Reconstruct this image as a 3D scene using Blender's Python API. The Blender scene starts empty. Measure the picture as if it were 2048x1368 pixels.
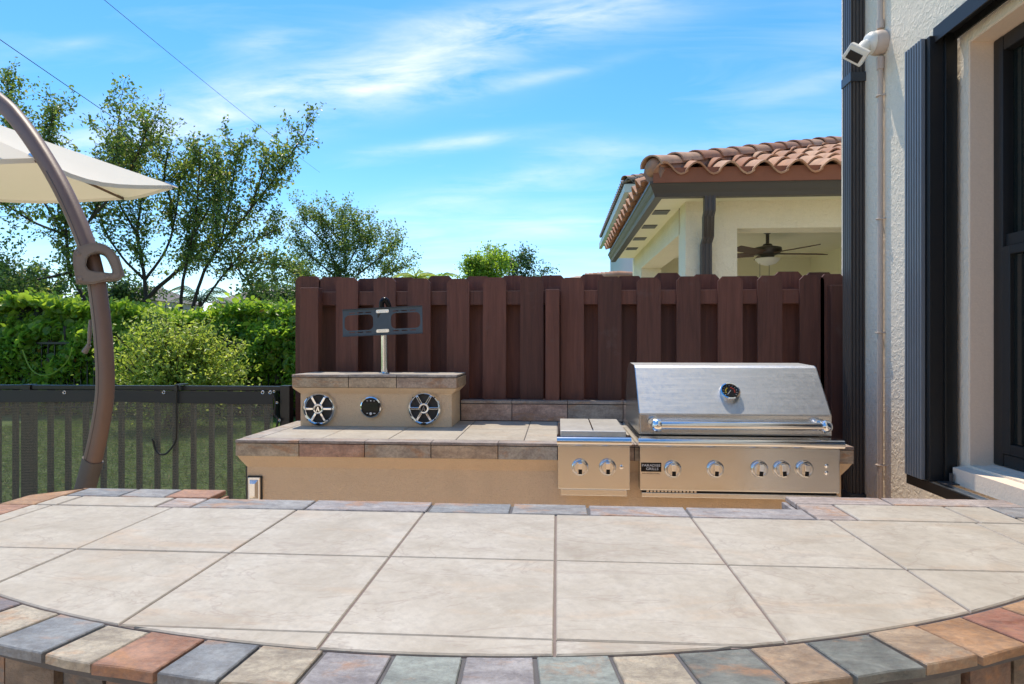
import bpy, bmesh, math, random
import numpy as np
from mathutils import Vector, Matrix

# ------------------------------------------------------------------ camera, sky, sun, exposure
SC = bpy.context.scene
C = SC.collection
F_PX, YAW, CAM_Z = 1266.0, math.radians(4.1), 1.40
cam_d = bpy.data.cameras.new('camera'); cam = bpy.data.objects.new('camera', cam_d); C.objects.link(cam)
cam_d.sensor_width = 36.0; cam_d.lens = 36.0 * F_PX / 2048.0; cam_d.clip_start = 0.02; cam_d.clip_end = 3000
cam.location = (0, 0, CAM_Z); cam.rotation_euler = (math.pi/2, 0, YAW)
SC.camera = cam

SUN_DIR = Vector((0.15, -0.33, -0.93)).normalized()          # the way the light travels
world = bpy.data.worlds.new('World'); SC.world = world; world.use_nodes = True
wt = world.node_tree; wt.nodes.clear()
def wn(t, **k):
    n = wt.nodes.new(t)
    for a, b in k.items(): setattr(n, a, b)
    return n
w_out = wn('ShaderNodeOutputWorld'); w_bg = wn('ShaderNodeBackground'); w_bg.inputs['Strength'].default_value = 0.15
sky = wn('ShaderNodeTexSky', sky_type='NISHITA', sun_disc=False)
sky.sun_elevation = math.asin(-SUN_DIR.z); sky.sun_rotation = math.atan2(-SUN_DIR.x, -SUN_DIR.y)
sky.air_density = 1.0; sky.dust_density = 0.25; sky.ozone_density = 2.2; sky.altitude = 0
hsv = wn('ShaderNodeHueSaturation'); hsv.inputs['Hue'].default_value = 0.492; hsv.inputs['Saturation'].default_value = 1.34; hsv.inputs['Value'].default_value = 0.84
wt.links.new(sky.outputs[0], hsv.inputs['Color'])
# thin cirrus over the whole sky: streaky noise on a flat layer high above
tc = wn('ShaderNodeTexCoord'); sep = wn('ShaderNodeSeparateXYZ'); wt.links.new(tc.outputs['Generated'], sep.inputs[0])
def wm(op, a, b=None, clamp=False):
    n = wn('ShaderNodeMath', operation=op, use_clamp=clamp)
    for i, v in enumerate((a, b)):
        if v is None: continue
        if isinstance(v, (int, float)): n.inputs[i].default_value = v
        else: wt.links.new(v, n.inputs[i])
    return n.outputs[0]
zz = wm('ADD', wm('MAXIMUM', sep.outputs[2], 0.0), 0.12)
px = wm('DIVIDE', sep.outputs[0], zz); py = wm('DIVIDE', sep.outputs[1], zz)
comb = wn('ShaderNodeCombineXYZ'); wt.links.new(px, comb.inputs[0]); wt.links.new(py, comb.inputs[1])
def wnoise(scale, rot, sx, sy, detail, dist, off):
    m = wn('ShaderNodeMapping'); m.inputs['Rotation'].default_value = (0, 0, rot); m.inputs['Scale'].default_value = (sx, sy, 1); m.inputs['Location'].default_value = off
    wt.links.new(comb.outputs[0], m.inputs[0])
    n = wn('ShaderNodeTexNoise'); n.inputs['Scale'].default_value = scale; n.inputs['Detail'].default_value = detail
    n.inputs['Roughness'].default_value = 0.62; n.inputs['Distortion'].default_value = dist
    wt.links.new(m.outputs[0], n.inputs['Vector']); return n.outputs[0]
CLOUD_OFF = (0.35, 0.1, 0)
big = wnoise(0.85, 0.5, 0.55, 1.0, 2, 0.3, CLOUD_OFF)
fine = wnoise(2.6, 0.25, 0.5, 1.5, 5, 0.6, (1.7, 4.1, 0))
d = wm('ADD', wm('MULTIPLY', big, 0.72), wm('MULTIPLY', fine, 0.42))
rmp = wn('ShaderNodeMapRange'); rmp.inputs['From Min'].default_value = 0.56; rmp.inputs['From Max'].default_value = 0.80
rmp.inputs['To Max'].default_value = 0.62; wt.links.new(d, rmp.inputs[0])
# the drifting cirrus banks over the trees and the fence, placed in the sky by bearing and height
inv = wm('DIVIDE', 1.0, wm('MAXIMUM', sep.outputs[1], 0.02)); sp_, sq_ = wm('MULTIPLY', sep.outputs[0], inv), wm('MULTIPLY', sep.outputs[2], inv)
cpq = wn('ShaderNodeCombineXYZ'); wt.links.new(sp_, cpq.inputs[0]); wt.links.new(sq_, cpq.inputs[1])
def streak(scale, sx, sy, rot, off, dist):
    m = wn('ShaderNodeMapping'); m.inputs['Rotation'].default_value = (0, 0, rot); m.inputs['Scale'].default_value = (sx, sy, 1); m.inputs['Location'].default_value = off; wt.links.new(cpq.outputs[0], m.inputs[0])
    n = wn('ShaderNodeTexNoise'); n.inputs['Scale'].default_value = scale; n.inputs['Detail'].default_value = 6; n.inputs['Roughness'].default_value = 0.6; n.inputs['Distortion'].default_value = dist; wt.links.new(m.outputs[0], n.inputs['Vector']); return n.outputs[0]
sn = streak(5.0, 1.0, 4.2, -0.20, (0.3, 0.9, 0), 0.35)
tot = None
for cu, cv_, hl, hw, sl_, amp in ((470, 205, 340, 56, 0.16, 0.9), (800, 150, 190, 42, 0.08, 0.85), (1060, 42, 230, 40, 0.10, 1.15), (915, 282, 150, 13, 0.10, 0.7), (540, 62, 70, 24, 0.15, 0.55), (1060, 160, 150, 10, 0.20, 0.4), (1170, 300, 110, 22, 0.0, 0.4), (1000, 370, 260, 26, 0.16, 0.5), (640, 450, 260, 30, 0.0, 0.35), (90, 290, 200, 40, 0.12, 0.6), (1120, 455, 190, 18, 0.06, 0.5), (120, 60, 90, 14, 0.1, 0.3), (1600, 190, 120, 16, 0.25, 0.35)):
    p0 = math.tan(math.atan((cu-1024)/F_PX)-YAW); q0 = (684-cv_)/F_PX
    dp, dq = wm('SUBTRACT', sp_, p0), wm('SUBTRACT', sq_, q0)
    a_ = wm('DIVIDE', wm('ADD', wm('MULTIPLY', dp, math.cos(sl_)), wm('MULTIPLY', dq, math.sin(sl_))), hl/F_PX)
    b_ = wm('DIVIDE', wm('SUBTRACT', wm('MULTIPLY', dq, math.cos(sl_)), wm('MULTIPLY', dp, math.sin(sl_))), hw/F_PX)
    g_ = wm('MULTIPLY', wm('POWER', 2.718, wm('MULTIPLY', wm('ADD', wm('MULTIPLY', a_, a_), wm('MULTIPLY', b_, b_)), -0.8)), amp)
    tot = g_ if tot is None else wm('ADD', tot, g_)
smr = wn('ShaderNodeMapRange'); smr.inputs['From Min'].default_value = 0.30; smr.inputs['From Max'].default_value = 0.74; wt.links.new(sn, smr.inputs[0])
bank = wm('MULTIPLY', wm('MULTIPLY', wm('MULTIPLY', tot, smr.outputs[0]), wm('GREATER_THAN', sep.outputs[1], 0.02)), 0.80)
cover = wm('MINIMUM', wm('ADD', wm('MULTIPLY', rmp.outputs[0], 0.45), bank), 0.85)
mixc = wn('ShaderNodeMix', data_type='RGBA'); wt.links.new(cover, mixc.inputs['Factor'])
tint = wn('ShaderNodeMix', data_type='RGBA', blend_type='MULTIPLY'); tint.inputs['Factor'].default_value = 1.0; tint.inputs[7].default_value = (0.90, 0.915, 1.0, 1); wt.links.new(hsv.outputs[0], tint.inputs[6]); wt.links.new(tint.outputs[2], mixc.inputs[6]); mixc.inputs[7].default_value = (4.6, 4.6, 4.9, 1)
wt.links.new(mixc.outputs[2], w_bg.inputs['Color']); wt.links.new(w_bg.outputs[0], w_out.inputs[0])

sun_d = bpy.data.lights.new('sun', 'SUN'); sun_d.energy = 2.55; sun_d.angle = math.radians(0.53); sun_d.color = (1.0, 0.90, 0.745)
sun = bpy.data.objects.new('sun', sun_d); C.objects.link(sun); sun.location = (0, 0, 20)
sun.rotation_euler = SUN_DIR.to_track_quat('-Z', 'Y').to_euler()
SC.view_settings.view_transform = 'Standard'; SC.view_settings.look = 'None'
SC.view_settings.exposure = 0.93; SC.view_settings.gamma = 1.0; SC.view_settings.use_curve_mapping = False
SC.cycles.max_bounces = 6; SC.cycles.transparent_max_bounces = 8

# ------------------------------------------------------------------ helpers
rng = random.Random(7)
CY, SY = math.cos(YAW), math.sin(YAW)
def cw(xc, dd, z=0.0):                      # camera-aligned ground coordinates to the place's own axes
    return Vector((xc*CY - dd*SY, xc*SY + dd*CY, z))
def at_y(u, v, y):                          # the point seen at (u, v) that lies at distance y behind the bar
    k, m = (u-1024)/F_PX, (684-v)/F_PX
    dd = y/(k*SY + CY)
    p = cw(k*dd, dd); return Vector((p.x, y, CAM_Z + m*dd))
def x_at(u, y): return at_y(u, 684, y).x

def link(o, parent=None):
    C.objects.link(o)
    if parent is not None:
        o.parent = parent
        o.matrix_parent_inverse = PM[parent.name]
    return o
PM = {}
def thing(name, base, label, cat, group=None):
    e = bpy.data.objects.new(name, None); C.objects.link(e); e.location = base; e.empty_display_size = 0.1
    e['label'] = label; e['category'] = cat
    if group: e['group'] = group
    PM[e.name] = Matrix.Translation(-Vector(base)); return e
def tag(o, label, cat, group=None):
    o['label'] = label; o['category'] = cat
    if group: o['group'] = group
    return o
def mesh_obj(name, verts, faces, mat, parent=None, smooth=False, color=None):
    me = bpy.data.meshes.new(name); me.from_pydata([tuple(v) for v in verts], [], faces); me.update()
    o = bpy.data.objects.new(name, me)
    if mat is not None: me.materials.append(mat)
    if smooth: me.polygons.foreach_set('use_smooth', [True]*len(me.polygons))
    if color: o.color = (*color, 1)
    link(o, parent); PM[o.name] = Matrix.Identity(4) if parent is None else Matrix.Identity(4)
    return o
class MB:
    def __init__(s): s.v, s.f = [], []
    def add(s, vs, fs):
        n = len(s.v); s.v += [Vector(v) for v in vs]; s.f += [tuple(i+n for i in f) for f in fs]; return s
    def box(s, x0, x1, y0, y1, z0, z1, b=0.0):
        if b <= 0:
            vs = [(x, y, z) for z in (z0, z1) for y in (y0, y1) for x in (x0, x1)]
            return s.add(vs, [(0,2,3,1),(4,5,7,6),(0,1,5,4),(2,6,7,3),(0,4,6,2),(1,3,7,5)])
        bm = bmesh.new(); bmesh.ops.create_cube(bm, size=1)
        for v in bm.verts: v.co = Vector(((x0+x1)/2 + v.co.x*(x1-x0), (y0+y1)/2 + v.co.y*(y1-y0), (z0+z1)/2 + v.co.z*(z1-z0)))
        bmesh.ops.bevel(bm, geom=list(bm.edges), offset=b, segments=2, profile=0.6, affect='EDGES')
        return s.bm(bm)
    def bm(s, bm):
        bm.verts.index_update(); s.add([v.co.copy() for v in bm.verts], [[v.index for v in f.verts] for f in bm.faces]); bm.free(); return s
    def tube(s, pts, rad, n=10, sq=None, caps=True):
        pts = [Vector(p) for p in pts]; m = len(pts)
        if not isinstance(rad, (list, tuple)): rad = [rad]*m
        base = len(s.v); up = None
        for i, p in enumerate(pts):
            t = (pts[min(i+1, m-1)] - pts[max(i-1, 0)]).normalized()
            if up is None:
                up = Vector((0, 0, 1)) if abs(t.z) < 0.9 else Vector((0, 1, 0))
            a = t.cross(up).normalized(); b = a.cross(t).normalized(); up = b
            for k in range(n):
                an = 2*math.pi*k/n
                s.v.append(p + (a*math.cos(an) + b*math.sin(an))*rad[i])
        for i in range(m-1):
            for k in range(n):
                q = base+i*n+k; r = base+i*n+(k+1) % n
                s.f.append((q, r, r+n, q+n))
        if caps:
            s.f.append(tuple(base+k for k in range(n))[::-1]); s.f.append(tuple(base+(m-1)*n+k for k in range(n)))
        return s
    def lathe(s, prof, origin, axis, n=24, caps=True):          # prof: (radius, along axis)
        origin = Vector(origin); ax = Vector(axis).normalized()
        a = ax.orthogonal().normalized(); b = ax.cross(a); base = len(s.v)
        for r, h in prof:
            for k in range(n):
                an = 2*math.pi*k/n; s.v.append(origin + ax*h + (a*math.cos(an) + b*math.sin(an))*r)
        for i in range(len(prof)-1):
            for k in range(n):
                q = base+i*n+k; r2 = base+i*n+(k+1) % n
                s.f.append((q, r2, r2+n, q+n))
        if caps and prof[0][0] > 1e-6: s.f.append(tuple(base+k for k in range(n))[::-1])
        if caps and prof[-1][0] > 1e-6: s.f.append(tuple(base+(len(prof)-1)*n+k for k in range(n)))
        return s
    def prism(s, poly, z0, z1, ch=0.0):               # a flat slab over a polygon (x, y), top edge chamfered
        n = len(poly); area = sum(poly[i][0]*poly[(i+1) % n][1] - poly[(i+1) % n][0]*poly[i][1] for i in range(n))
        if area < 0: poly = poly[::-1]
        cx = sum(p[0] for p in poly)/n; cy = sum(p[1] for p in poly)/n
        lo = [(p[0], p[1], z0) for p in poly]
        if ch <= 0:
            return s.add(lo + [(p[0], p[1], z1) for p in poly], [tuple(range(n))[::-1], tuple(range(n, 2*n))] + [(i, (i+1) % n, n+(i+1) % n, n+i) for i in range(n)])
        mid = [(p[0], p[1], z1-ch) for p in poly]; top = []
        for i in range(n):
            p0, p1, p2 = Vector(poly[i-1]), Vector(poly[i]), Vector(poly[(i+1) % n])
            e1 = (p1-p0); e2 = (p2-p1)
            n1 = Vector((-e1.y, e1.x)).normalized() if e1.length > 1e-6 else Vector((0, 0))
            n2 = Vector((-e2.y, e2.x)).normalized() if e2.length > 1e-6 else Vector((0, 0))
            q = p1 + (n1+n2).normalized()*ch*1.1
            top.append((q.x, q.y, z1))
        fs = [tuple(range(n))[::-1], tuple(range(2*n, 3*n))]
        for b in (0, n): fs += [(b+i, b+(i+1) % n, b+n+(i+1) % n, b+n+i) for i in range(n)]
        return s.add(lo+mid+top, fs)
    def xform(s, M): s.v = [M @ v for v in s.v]; return s
    def build(s, name, mat, parent=None, smooth=False, color=None):
        return mesh_obj(name, s.v, s.f, mat, parent, smooth, color)
def box(name, x0, x1, y0, y1, z0, z1, mat, parent=None, b=0.0, color=None):
    return MB().box(x0, x1, y0, y1, z0, z1, b).build(name, mat, parent, False, color)
def autosmooth(o, ang=40):
    me = o.data; me.polygons.foreach_set('use_smooth', [True]*len(me.polygons))
    try: me.set_sharp_from_angle(angle=math.radians(ang))
    except Exception: pass
    return o
def plate(outer, holes, t):                           # flat plate with holes: outline in (a, b), thickness t; returns MB in x=a, z=b, y=0..t
    bm = bmesh.new(); loops = []
    for lp in [outer] + holes:
        vs = [bm.verts.new((a, 0, b)) for a, b in lp]; loops.append(vs)
        for i in range(len(vs)): bm.edges.new((vs[i], vs[(i+1) % len(vs)]))
    bmesh.ops.triangle_fill(bm, use_beauty=True, edges=list(bm.edges))
    bm.verts.index_update(); nv = len(bm.verts)
    v = [x.co.copy() for x in bm.verts]; fs = []
    for f in bm.faces:
        ix = [x.index for x in f.verts]
        if f.normal.y > 0: ix = ix[::-1]
        fs.append(tuple(ix)); fs.append(tuple(i+nv for i in ix[::-1]))
    for vs in loops:
        for i in range(len(vs)):
            a, b = vs[i].index, vs[(i+1) % len(vs)].index; fs.append((a, b, b+nv, a+nv))
    bm.free(); m = MB(); m.add(v + [x + Vector((0, t, 0)) for x in v], fs); return m
def rrect(cx, cz, w, h, r, n=5):
    out = []
    for sx, sz, a0 in ((1, 1, 0), (-1, 1, 90), (-1, -1, 180), (1, -1, 270)):
        for k in range(n+1):
            a = math.radians(a0 + 90*k/n); out.append((cx + sx*(w/2-r) + r*math.cos(a), cz + sz*(h/2-r) + r*math.sin(a)))
    return out
def spline(pts, n=8):                                  # smooth curve through points
    pts = [Vector(p) for p in pts]; out = []
    P = [pts[0]*2-pts[1]] + pts + [pts[-1]*2-pts[-2]]
    for i in range(1, len(P)-2):
        for k in range(n):
            t = k/n; a, b, c, e = P[i-1], P[i], P[i+1], P[i+2]
            out.append(0.5*((2*b) + (c-a)*t + (2*a-5*b+4*c-e)*t*t + (3*b-a-3*c+e)*t**3))
    return out + [pts[-1]]

# ------------------------------------------------------------------ materials
class NT:
    def __init__(s, name):
        s.m = bpy.data.materials.new(name); s.m.use_nodes = True; s.t = s.m.node_tree; s.p = s.t.nodes['Principled BSDF']; s.out = s.t.nodes['Material Output']
        s.tc = s.t.nodes.new('ShaderNodeTexCoord'); s.oi = s.t.nodes.new('ShaderNodeObjectInfo')
    def n(s, t, **k):
        x = s.t.nodes.new(t)
        for a, b in k.items(): setattr(x, a, b)
        return x
    def l(s, a, b): s.t.links.new(a, b)
    def coord(s, scale=(1, 1, 1), rnd=0.0, rot=(0, 0, 0)):
        mp = s.n('ShaderNodeMapping'); mp.inputs['Scale'].default_value = scale; mp.inputs['Rotation'].default_value = rot
        s.l(s.tc.outputs['Object'], mp.inputs[0])
        if rnd:
            ml = s.n('ShaderNodeMath', operation='MULTIPLY'); s.l(s.oi.outputs['Random'], ml.inputs[0]); ml.inputs[1].default_value = rnd
            s.l(ml.outputs[0], mp.inputs['Location'])
        return mp.outputs[0]
    def noise(s, vec, scale, detail=5, rough=0.6, dist=0.0):
        x = s.n('ShaderNodeTexNoise'); x.inputs['Scale'].default_value = scale; x.inputs['Detail'].default_value = detail
        x.inputs['Roughness'].default_value = rough; x.inputs['Distortion'].default_value = dist; s.l(vec, x.inputs['Vector']); return x.outputs[0]
    def ramp(s, fac, stops):
        r = s.n('ShaderNodeValToRGB'); e = r.color_ramp.elements
        while len(e) < len(stops): e.new(0.5)
        for i, (p, c) in enumerate(stops): e[i].position = p; e[i].color = (*c, 1) if len(c) == 3 else c
        s.l(fac, r.inputs[0]); return r.outputs[0]
    def mix(s, fac, a, b, blend='MIX'):
        x = s.n('ShaderNodeMix', data_type='RGBA', blend_type=blend)
        for sock, v in ((x.inputs['Factor'], fac), (x.inputs[6], a), (x.inputs[7], b)):
            if isinstance(v, (int, float)): sock.default_value = v
            elif isinstance(v, tuple): sock.default_value = (*v, 1) if len(v) == 3 else v
            else: s.l(v, sock)
        return x.outputs[2]
    def mrange(s, v, a, b, c, dd):
        x = s.n('ShaderNodeMapRange'); s.l(v, x.inputs[0])
        for i, q in enumerate((a, b, c, dd)): x.inputs[1+i].default_value = q
        return x.outputs[0]
    def bump(s, h, strength, dist=0.01):
        b = s.n('ShaderNodeBump'); b.inputs['Strength'].default_value = strength; b.inputs['Distance'].default_value = dist; s.l(h, b.inputs['Height'])
        s.l(b.outputs[0], s.p.inputs['Normal']); return b
    def col(s, c):
        if isinstance(c, tuple): s.p.inputs['Base Color'].default_value = (*c, 1)
        else: s.l(c, s.p.inputs['Base Color'])
    def rough(s, r):
        if isinstance(r, (int, float)): s.p.inputs['Roughness'].default_value = r
        else: s.l(r, s.p.inputs['Roughness'])
def paint(name, c, rough=0.5, var=0.12, scale=6, bump=0.0, bscale=80, metallic=0.0, rnd=3.0, bdist=0.004):
    m = NT(name); v = m.coord(rnd=rnd); nz = m.noise(v, scale, 6, 0.65)
    m.col(m.mix(nz, tuple(x*(1-var) for x in c), tuple(min(1, x*(1+var)) for x in c))); m.rough(rough); m.p.inputs['Metallic'].default_value = metallic
    if bump: m.bump(m.noise(v, bscale, 5, 0.6), bump, bdist)
    return m.m
M = {}
# cream porcelain counter tile with soft veins
t = NT('counter_tile'); v = t.coord((1, 1, 1), 9.0, (0, 0, 0.5)); v2 = t.coord((1, 2.6, 1), 5.0, (0, 0, 0.35))
n1 = t.noise(v, 5.5, 8, 0.68, 0.4); n2 = t.noise(v2, 3.0, 7, 0.62, 0.8); n3 = t.noise(v, 60, 4, 0.7); n4 = t.noise(v, 22, 6, 0.72)
base = t.ramp(n1, [(0.30, (0.33, 0.285, 0.225)), (0.47, (0.43, 0.38, 0.31)), (0.66, (0.51, 0.46, 0.385))])
warm = t.mix(t.mrange(n2, 0.54, 0.74, 0, 0.55), base, (0.46, 0.31, 0.19))
vein = t.noise(v2, 2.2, 5, 0.6, 1.6); ab = t.n('ShaderNodeMath', operation='ABSOLUTE'); sb = t.n('ShaderNodeMath', operation='SUBTRACT'); sb.inputs[1].default_value = 0.5
t.l(vein, sb.inputs[0]); t.l(sb.outputs[0], ab.inputs[0])
veined = t.mix(t.mrange(ab.outputs[0], 0.0, 0.014, 0.55, 0.0), warm, (0.30, 0.235, 0.19))
veined = t.mix(t.mrange(n4, 0.50, 0.72, 0.0, 0.5), veined, (0.36, 0.305, 0.24)); veined = t.mix(t.mrange(n4, 0.28, 0.45, 0.40, 0.0), veined, (0.57, 0.52, 0.44))
st = t.noise(t.coord(), 2.3, 9, 0.75, 0.3); veined = t.mix(t.mrange(st, 0.60, 0.70, 0.0, 0.30), veined, (0.24, 0.21, 0.18))
t.col(t.mix(t.mrange(n3, 0.45, 0.68, 0.0, 0.5), veined, (0.33, 0.29, 0.24))); t.rough(t.mrange(n1, 0.3, 0.7, 0.62, 0.45)); t.bump(n4, 0.22, 0.004); M['tile'] = t.m
# natural slate, colour from each piece
t = NT('slate'); v = t.coord((1, 1, 1), 11.0); v2 = t.coord((1, 2.2, 2.2), 7.0, (0.2, 0.1, 0.5))
n1 = t.noise(v2, 8, 12, 0.78, 0.3); n2 = t.noise(v2, 6, 8, 0.66, 0.5); n3 = t.noise(v, 90, 5, 0.75)
oc = t.oi.outputs['Color']
a = t.mix(t.mrange(n1, 0.38, 0.60, 0.0, 1.0), t.mix(0.9, oc, (0.48, 0.46, 0.47), 'MULTIPLY'), t.mix(0.14, oc, (0.70, 0.64, 0.55)))
a = t.mix(t.mrange(n2, 0.54, 0.64, 0.0, 0.62), a, (0.46, 0.22, 0.09))
t.col(t.mix(t.mrange(n3, 0.36, 0.58, 0.40, 0.0), a, (0.13, 0.11, 0.10))); t.rough(0.55); 
ad = t.n('ShaderNodeMath', operation='ADD'); t.l(n1, ad.inputs[0]); mu = t.n('ShaderNodeMath', operation='MULTIPLY'); mu.inputs[1].default_value = 0.35; t.l(n3, mu.inputs[0]); t.l(mu.outputs[0], ad.inputs[1])
t.bump(ad.outputs[0], 0.8, 0.008); M['slate'] = t.m
M['grout'] = paint('grout', (0.205, 0.16, 0.145), 0.9, 0.25, 30, 0.4, 200)
M['dark_grout'] = paint('dark_grout', (0.11, 0.105, 0.11), 0.9, 0.25, 30, 0.4, 200)
# stucco
def stucco(name, c, s1, s2, st, dist, var=0.10):
    t = NT(name); v = t.coord(); nb = t.noise(v, 1.3, 5, 0.6); nf = t.noise(v, s1, 6, 0.65); vo = t.noise(v, s2, 3, 0.5, 0.8)
    cc = t.mix(nb, tuple(x*(1-var) for x in c), tuple(min(1, x*(1+var)) for x in c))
    t.col(t.mix(t.mrange(nf, 0.3, 0.7, 0.18, 0.0), cc, tuple(x*0.55 for x in c))); t.rough(0.92)
    ad = t.n('ShaderNodeMath', operation='ADD'); sm = t.mrange(vo, 0.45, 0.60, 0, 1); t.l(nf, ad.inputs[0]); t.l(sm, ad.inputs[1])
    stn = t.noise(t.coord((3.0, 3.0, 0.6)), 1.1, 7, 0.7); t.col(t.mix(t.mrange(stn, 0.56, 0.76, 0.0, 0.28), t.p.inputs['Base Color'].links[0].from_socket, tuple(x*0.6 for x in c)))
    t.bump(ad.outputs[0], st, dist); return t.m
M['tan_stucco'] = stucco('tan_stucco', (0.80, 0.585, 0.38), 170, 110, 0.6, 0.004)
M['house_stucco'] = stucco('house_stucco', (0.88, 0.76, 0.60), 90, 34, 0.45, 0.004, 0.05)
M['trim_stucco'] = stucco('trim_stucco', (0.84, 0.68, 0.53), 120, 60, 0.15, 0.002, 0.05)
M['cream_stucco'] = stucco('cream_stucco', (0.90, 0.83, 0.62), 90, 26, 0.6, 0.006, 0.05)
M['cream_soffit'] = paint('cream_soffit', (0.84, 0.80, 0.58), 0.8, 0.05)
M['white_wall'] = paint('white_wall', (0.62, 0.60, 0.56), 0.85, 0.06)
M['pink_wall'] = paint('pink_wall', (0.42, 0.33, 0.31), 0.9, 0.08)
# stained fence wood: grain along z
def wood(name, c):
    t = NT(name); v = t.coord((15, 15, 0.9), 13.0); v2 = t.coord((1, 1, 1), 5.0); g = t.noise(v, 3.0, 7, 0.65, 0.6); pt = t.noise(v2, 5, 6, 0.65)
    a = t.mix(g, tuple(x*0.30 for x in c), tuple(x*1.7 for x in c))
    rv = t.mrange(t.oi.outputs['Random'], 0, 1, 0.70, 1.30)
    hs = t.n('ShaderNodeHueSaturation'); t.l(a, hs.inputs['Color']); t.l(rv, hs.inputs['Value'])
    t.col(t.mix(t.mrange(pt, 0.60, 0.78, 0, 0.5), hs.outputs[0], (0.16, 0.105, 0.09))); t.rough(0.62); t.bump(g, 0.35, 0.004); return t.m
M['wood'] = wood('fence_wood', (0.132, 0.047, 0.030))
# metals
def steel(name, c, r0, r1, stretch=(1, 60, 60), scale=3, mott=0.0):
    t = NT(name); v = t.coord(stretch); g = t.noise(v, scale, 6, 0.7); b = t.noise(t.coord(), 5, 6, 0.65); f = t.noise(t.coord(), 45, 4, 0.7)
    t.p.inputs['Metallic'].default_value = 1.0
    cc = t.mix(g, tuple(x*0.88 for x in c), c)
    if mott: cc = t.mix(t.mrange(f, 0.45, 0.72, 0, mott), cc, tuple(x*0.62 for x in c))
    t.col(t.mix(t.mrange(b, 0.55, 0.8, 0, 0.35), cc, tuple(x*q for x, q in zip(c, (0.70, 0.62, 0.52)))))
    ad = t.n('ShaderNodeMath', operation='ADD'); t.l(t.mrange(g, 0.2, 0.8, r0, r1), ad.inputs[0]); t.l(t.mrange(f, 0.4, 0.8, 0, 0.03 + mott*0.3), ad.inputs[1]); t.rough(ad.outputs[0])
    t.bump(g, 0.012, 0.0006); return t.m
M['steel'] = steel('brushed_steel', (0.70, 0.685, 0.66), 0.17, 0.28)
M['hood'] = steel('weathered_steel', (0.66, 0.645, 0.615), 0.34, 0.50, (2, 45, 45), 3, 0.32)
M['polished'] = steel('polished_steel', (0.80, 0.79, 0.77), 0.10, 0.18)
def simple(name, c, rough, metallic=0.0, coat=0.0):
    t = NT(name); t.col(c); nz = t.noise(t.coord(), 25, 4); t.rough(t.mrange(nz, 0.3, 0.7, rough*0.85, min(1, rough*1.15))); t.p.inputs['Metallic'].default_value = metallic
    t.p.inputs['Coat Weight'].default_value = coat
    if max(c) < 0.02: t.p.inputs['Specular IOR Level'].default_value = 0.22
    return t.m
M['chrome'] = simple('chrome', (0.84, 0.85, 0.86), 0.06, 1.0)
M['black_metal'] = paint('black_metal', (0.009, 0.0095, 0.010), 0.35, 0.2, 20)
M['black_plastic'] = paint('black_plastic', (0.012, 0.012, 0.0125), 0.5, 0.2, 20)
M['gloss_black'] = simple('gloss_black', (0.010, 0.010, 0.011), 0.22)
M['lit_slat'] = paint('lit_shutter_slat', (0.155, 0.175, 0.20), 0.35, 0.12, 15)  # slats paler than the shutter, their edge highlights put into the colour
M['plate_paint'] = paint('mount_paint', (0.062, 0.085, 0.105), 0.35, 0.15, 15)
M['navy_metal'] = paint('navy_metal', (0.038, 0.046, 0.058), 0.36, 0.15, 15)
M['bronze'] = paint('bronze_aluminium', (0.062, 0.055, 0.052), 0.40, 0.12, 8)
M['gutter'] = paint('gutter_bronze', (0.066, 0.059, 0.048), 0.45, 0.10, 8)
M['white_gutter'] = paint('pale_gutter', (0.60, 0.58, 0.50), 0.5, 0.06)
M['alu'] = simple('aluminium', (0.42, 0.46, 0.50), 0.35, 1.0)
M['umbrella_pole'] = paint('brown_powder_coat', (0.165, 0.100, 0.072), 0.5, 0.16, 7, 0.15, 120)
M['umbrella_cast'] = paint('taupe_casting', (0.20, 0.17, 0.15), 0.5, 0.22, 12, 0.25, 90)
M['sleeve'] = paint('grey_sleeve', (0.085, 0.070, 0.062), 0.6, 0.25, 18)
M['white_plastic'] = paint('white_plastic', (0.74, 0.71, 0.64), 0.4, 0.04)
M['conduit'] = paint('painted_conduit', (0.56, 0.45, 0.37), 0.6, 0.08)
M['white_print'] = simple('white_print', (0.75, 0.75, 0.75), 0.5)
M['red_print'] = simple('red_print', (0.6, 0.05, 0.03), 0.5); M['yellow_print'] = simple('yellow_print', (0.65, 0.5, 0.05), 0.5)
M['rubber'] = paint('speaker_cone', (0.035, 0.032, 0.03), 0.7, 0.2, 30)
M['lcd'] = simple('display_glass', (0.010, 0.016, 0.012), 0.05)
M['clay'] = paint('clay_fascia', (0.26, 0.10, 0.055), 0.8, 0.2, 7, 0.2, 50)
t = NT('roof_clay'); v = t.coord((1, 1, 1), 9.0); n1 = t.noise(v, 7, 7, 0.65)
rv = t.ramp(t.oi.outputs['Random'], [(0.0, (0.38, 0.165, 0.085)), (0.5, (0.50, 0.265, 0.15)), (1.0, (0.56, 0.35, 0.22))])
t.col(t.mix(t.mrange(n1, 0.4, 0.75, 0, 0.7), rv, (0.20, 0.13, 0.105))); t.rough(0.85); t.bump(n1, 0.3, 0.006); M['roof'] = t.m
M['grey_roof'] = paint('grey_roof', (0.24, 0.20, 0.18), 0.9, 0.25, 8); M['tan_roof'] = paint('tan_roof', (0.46, 0.34, 0.25), 0.9, 0.2, 9)
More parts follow.
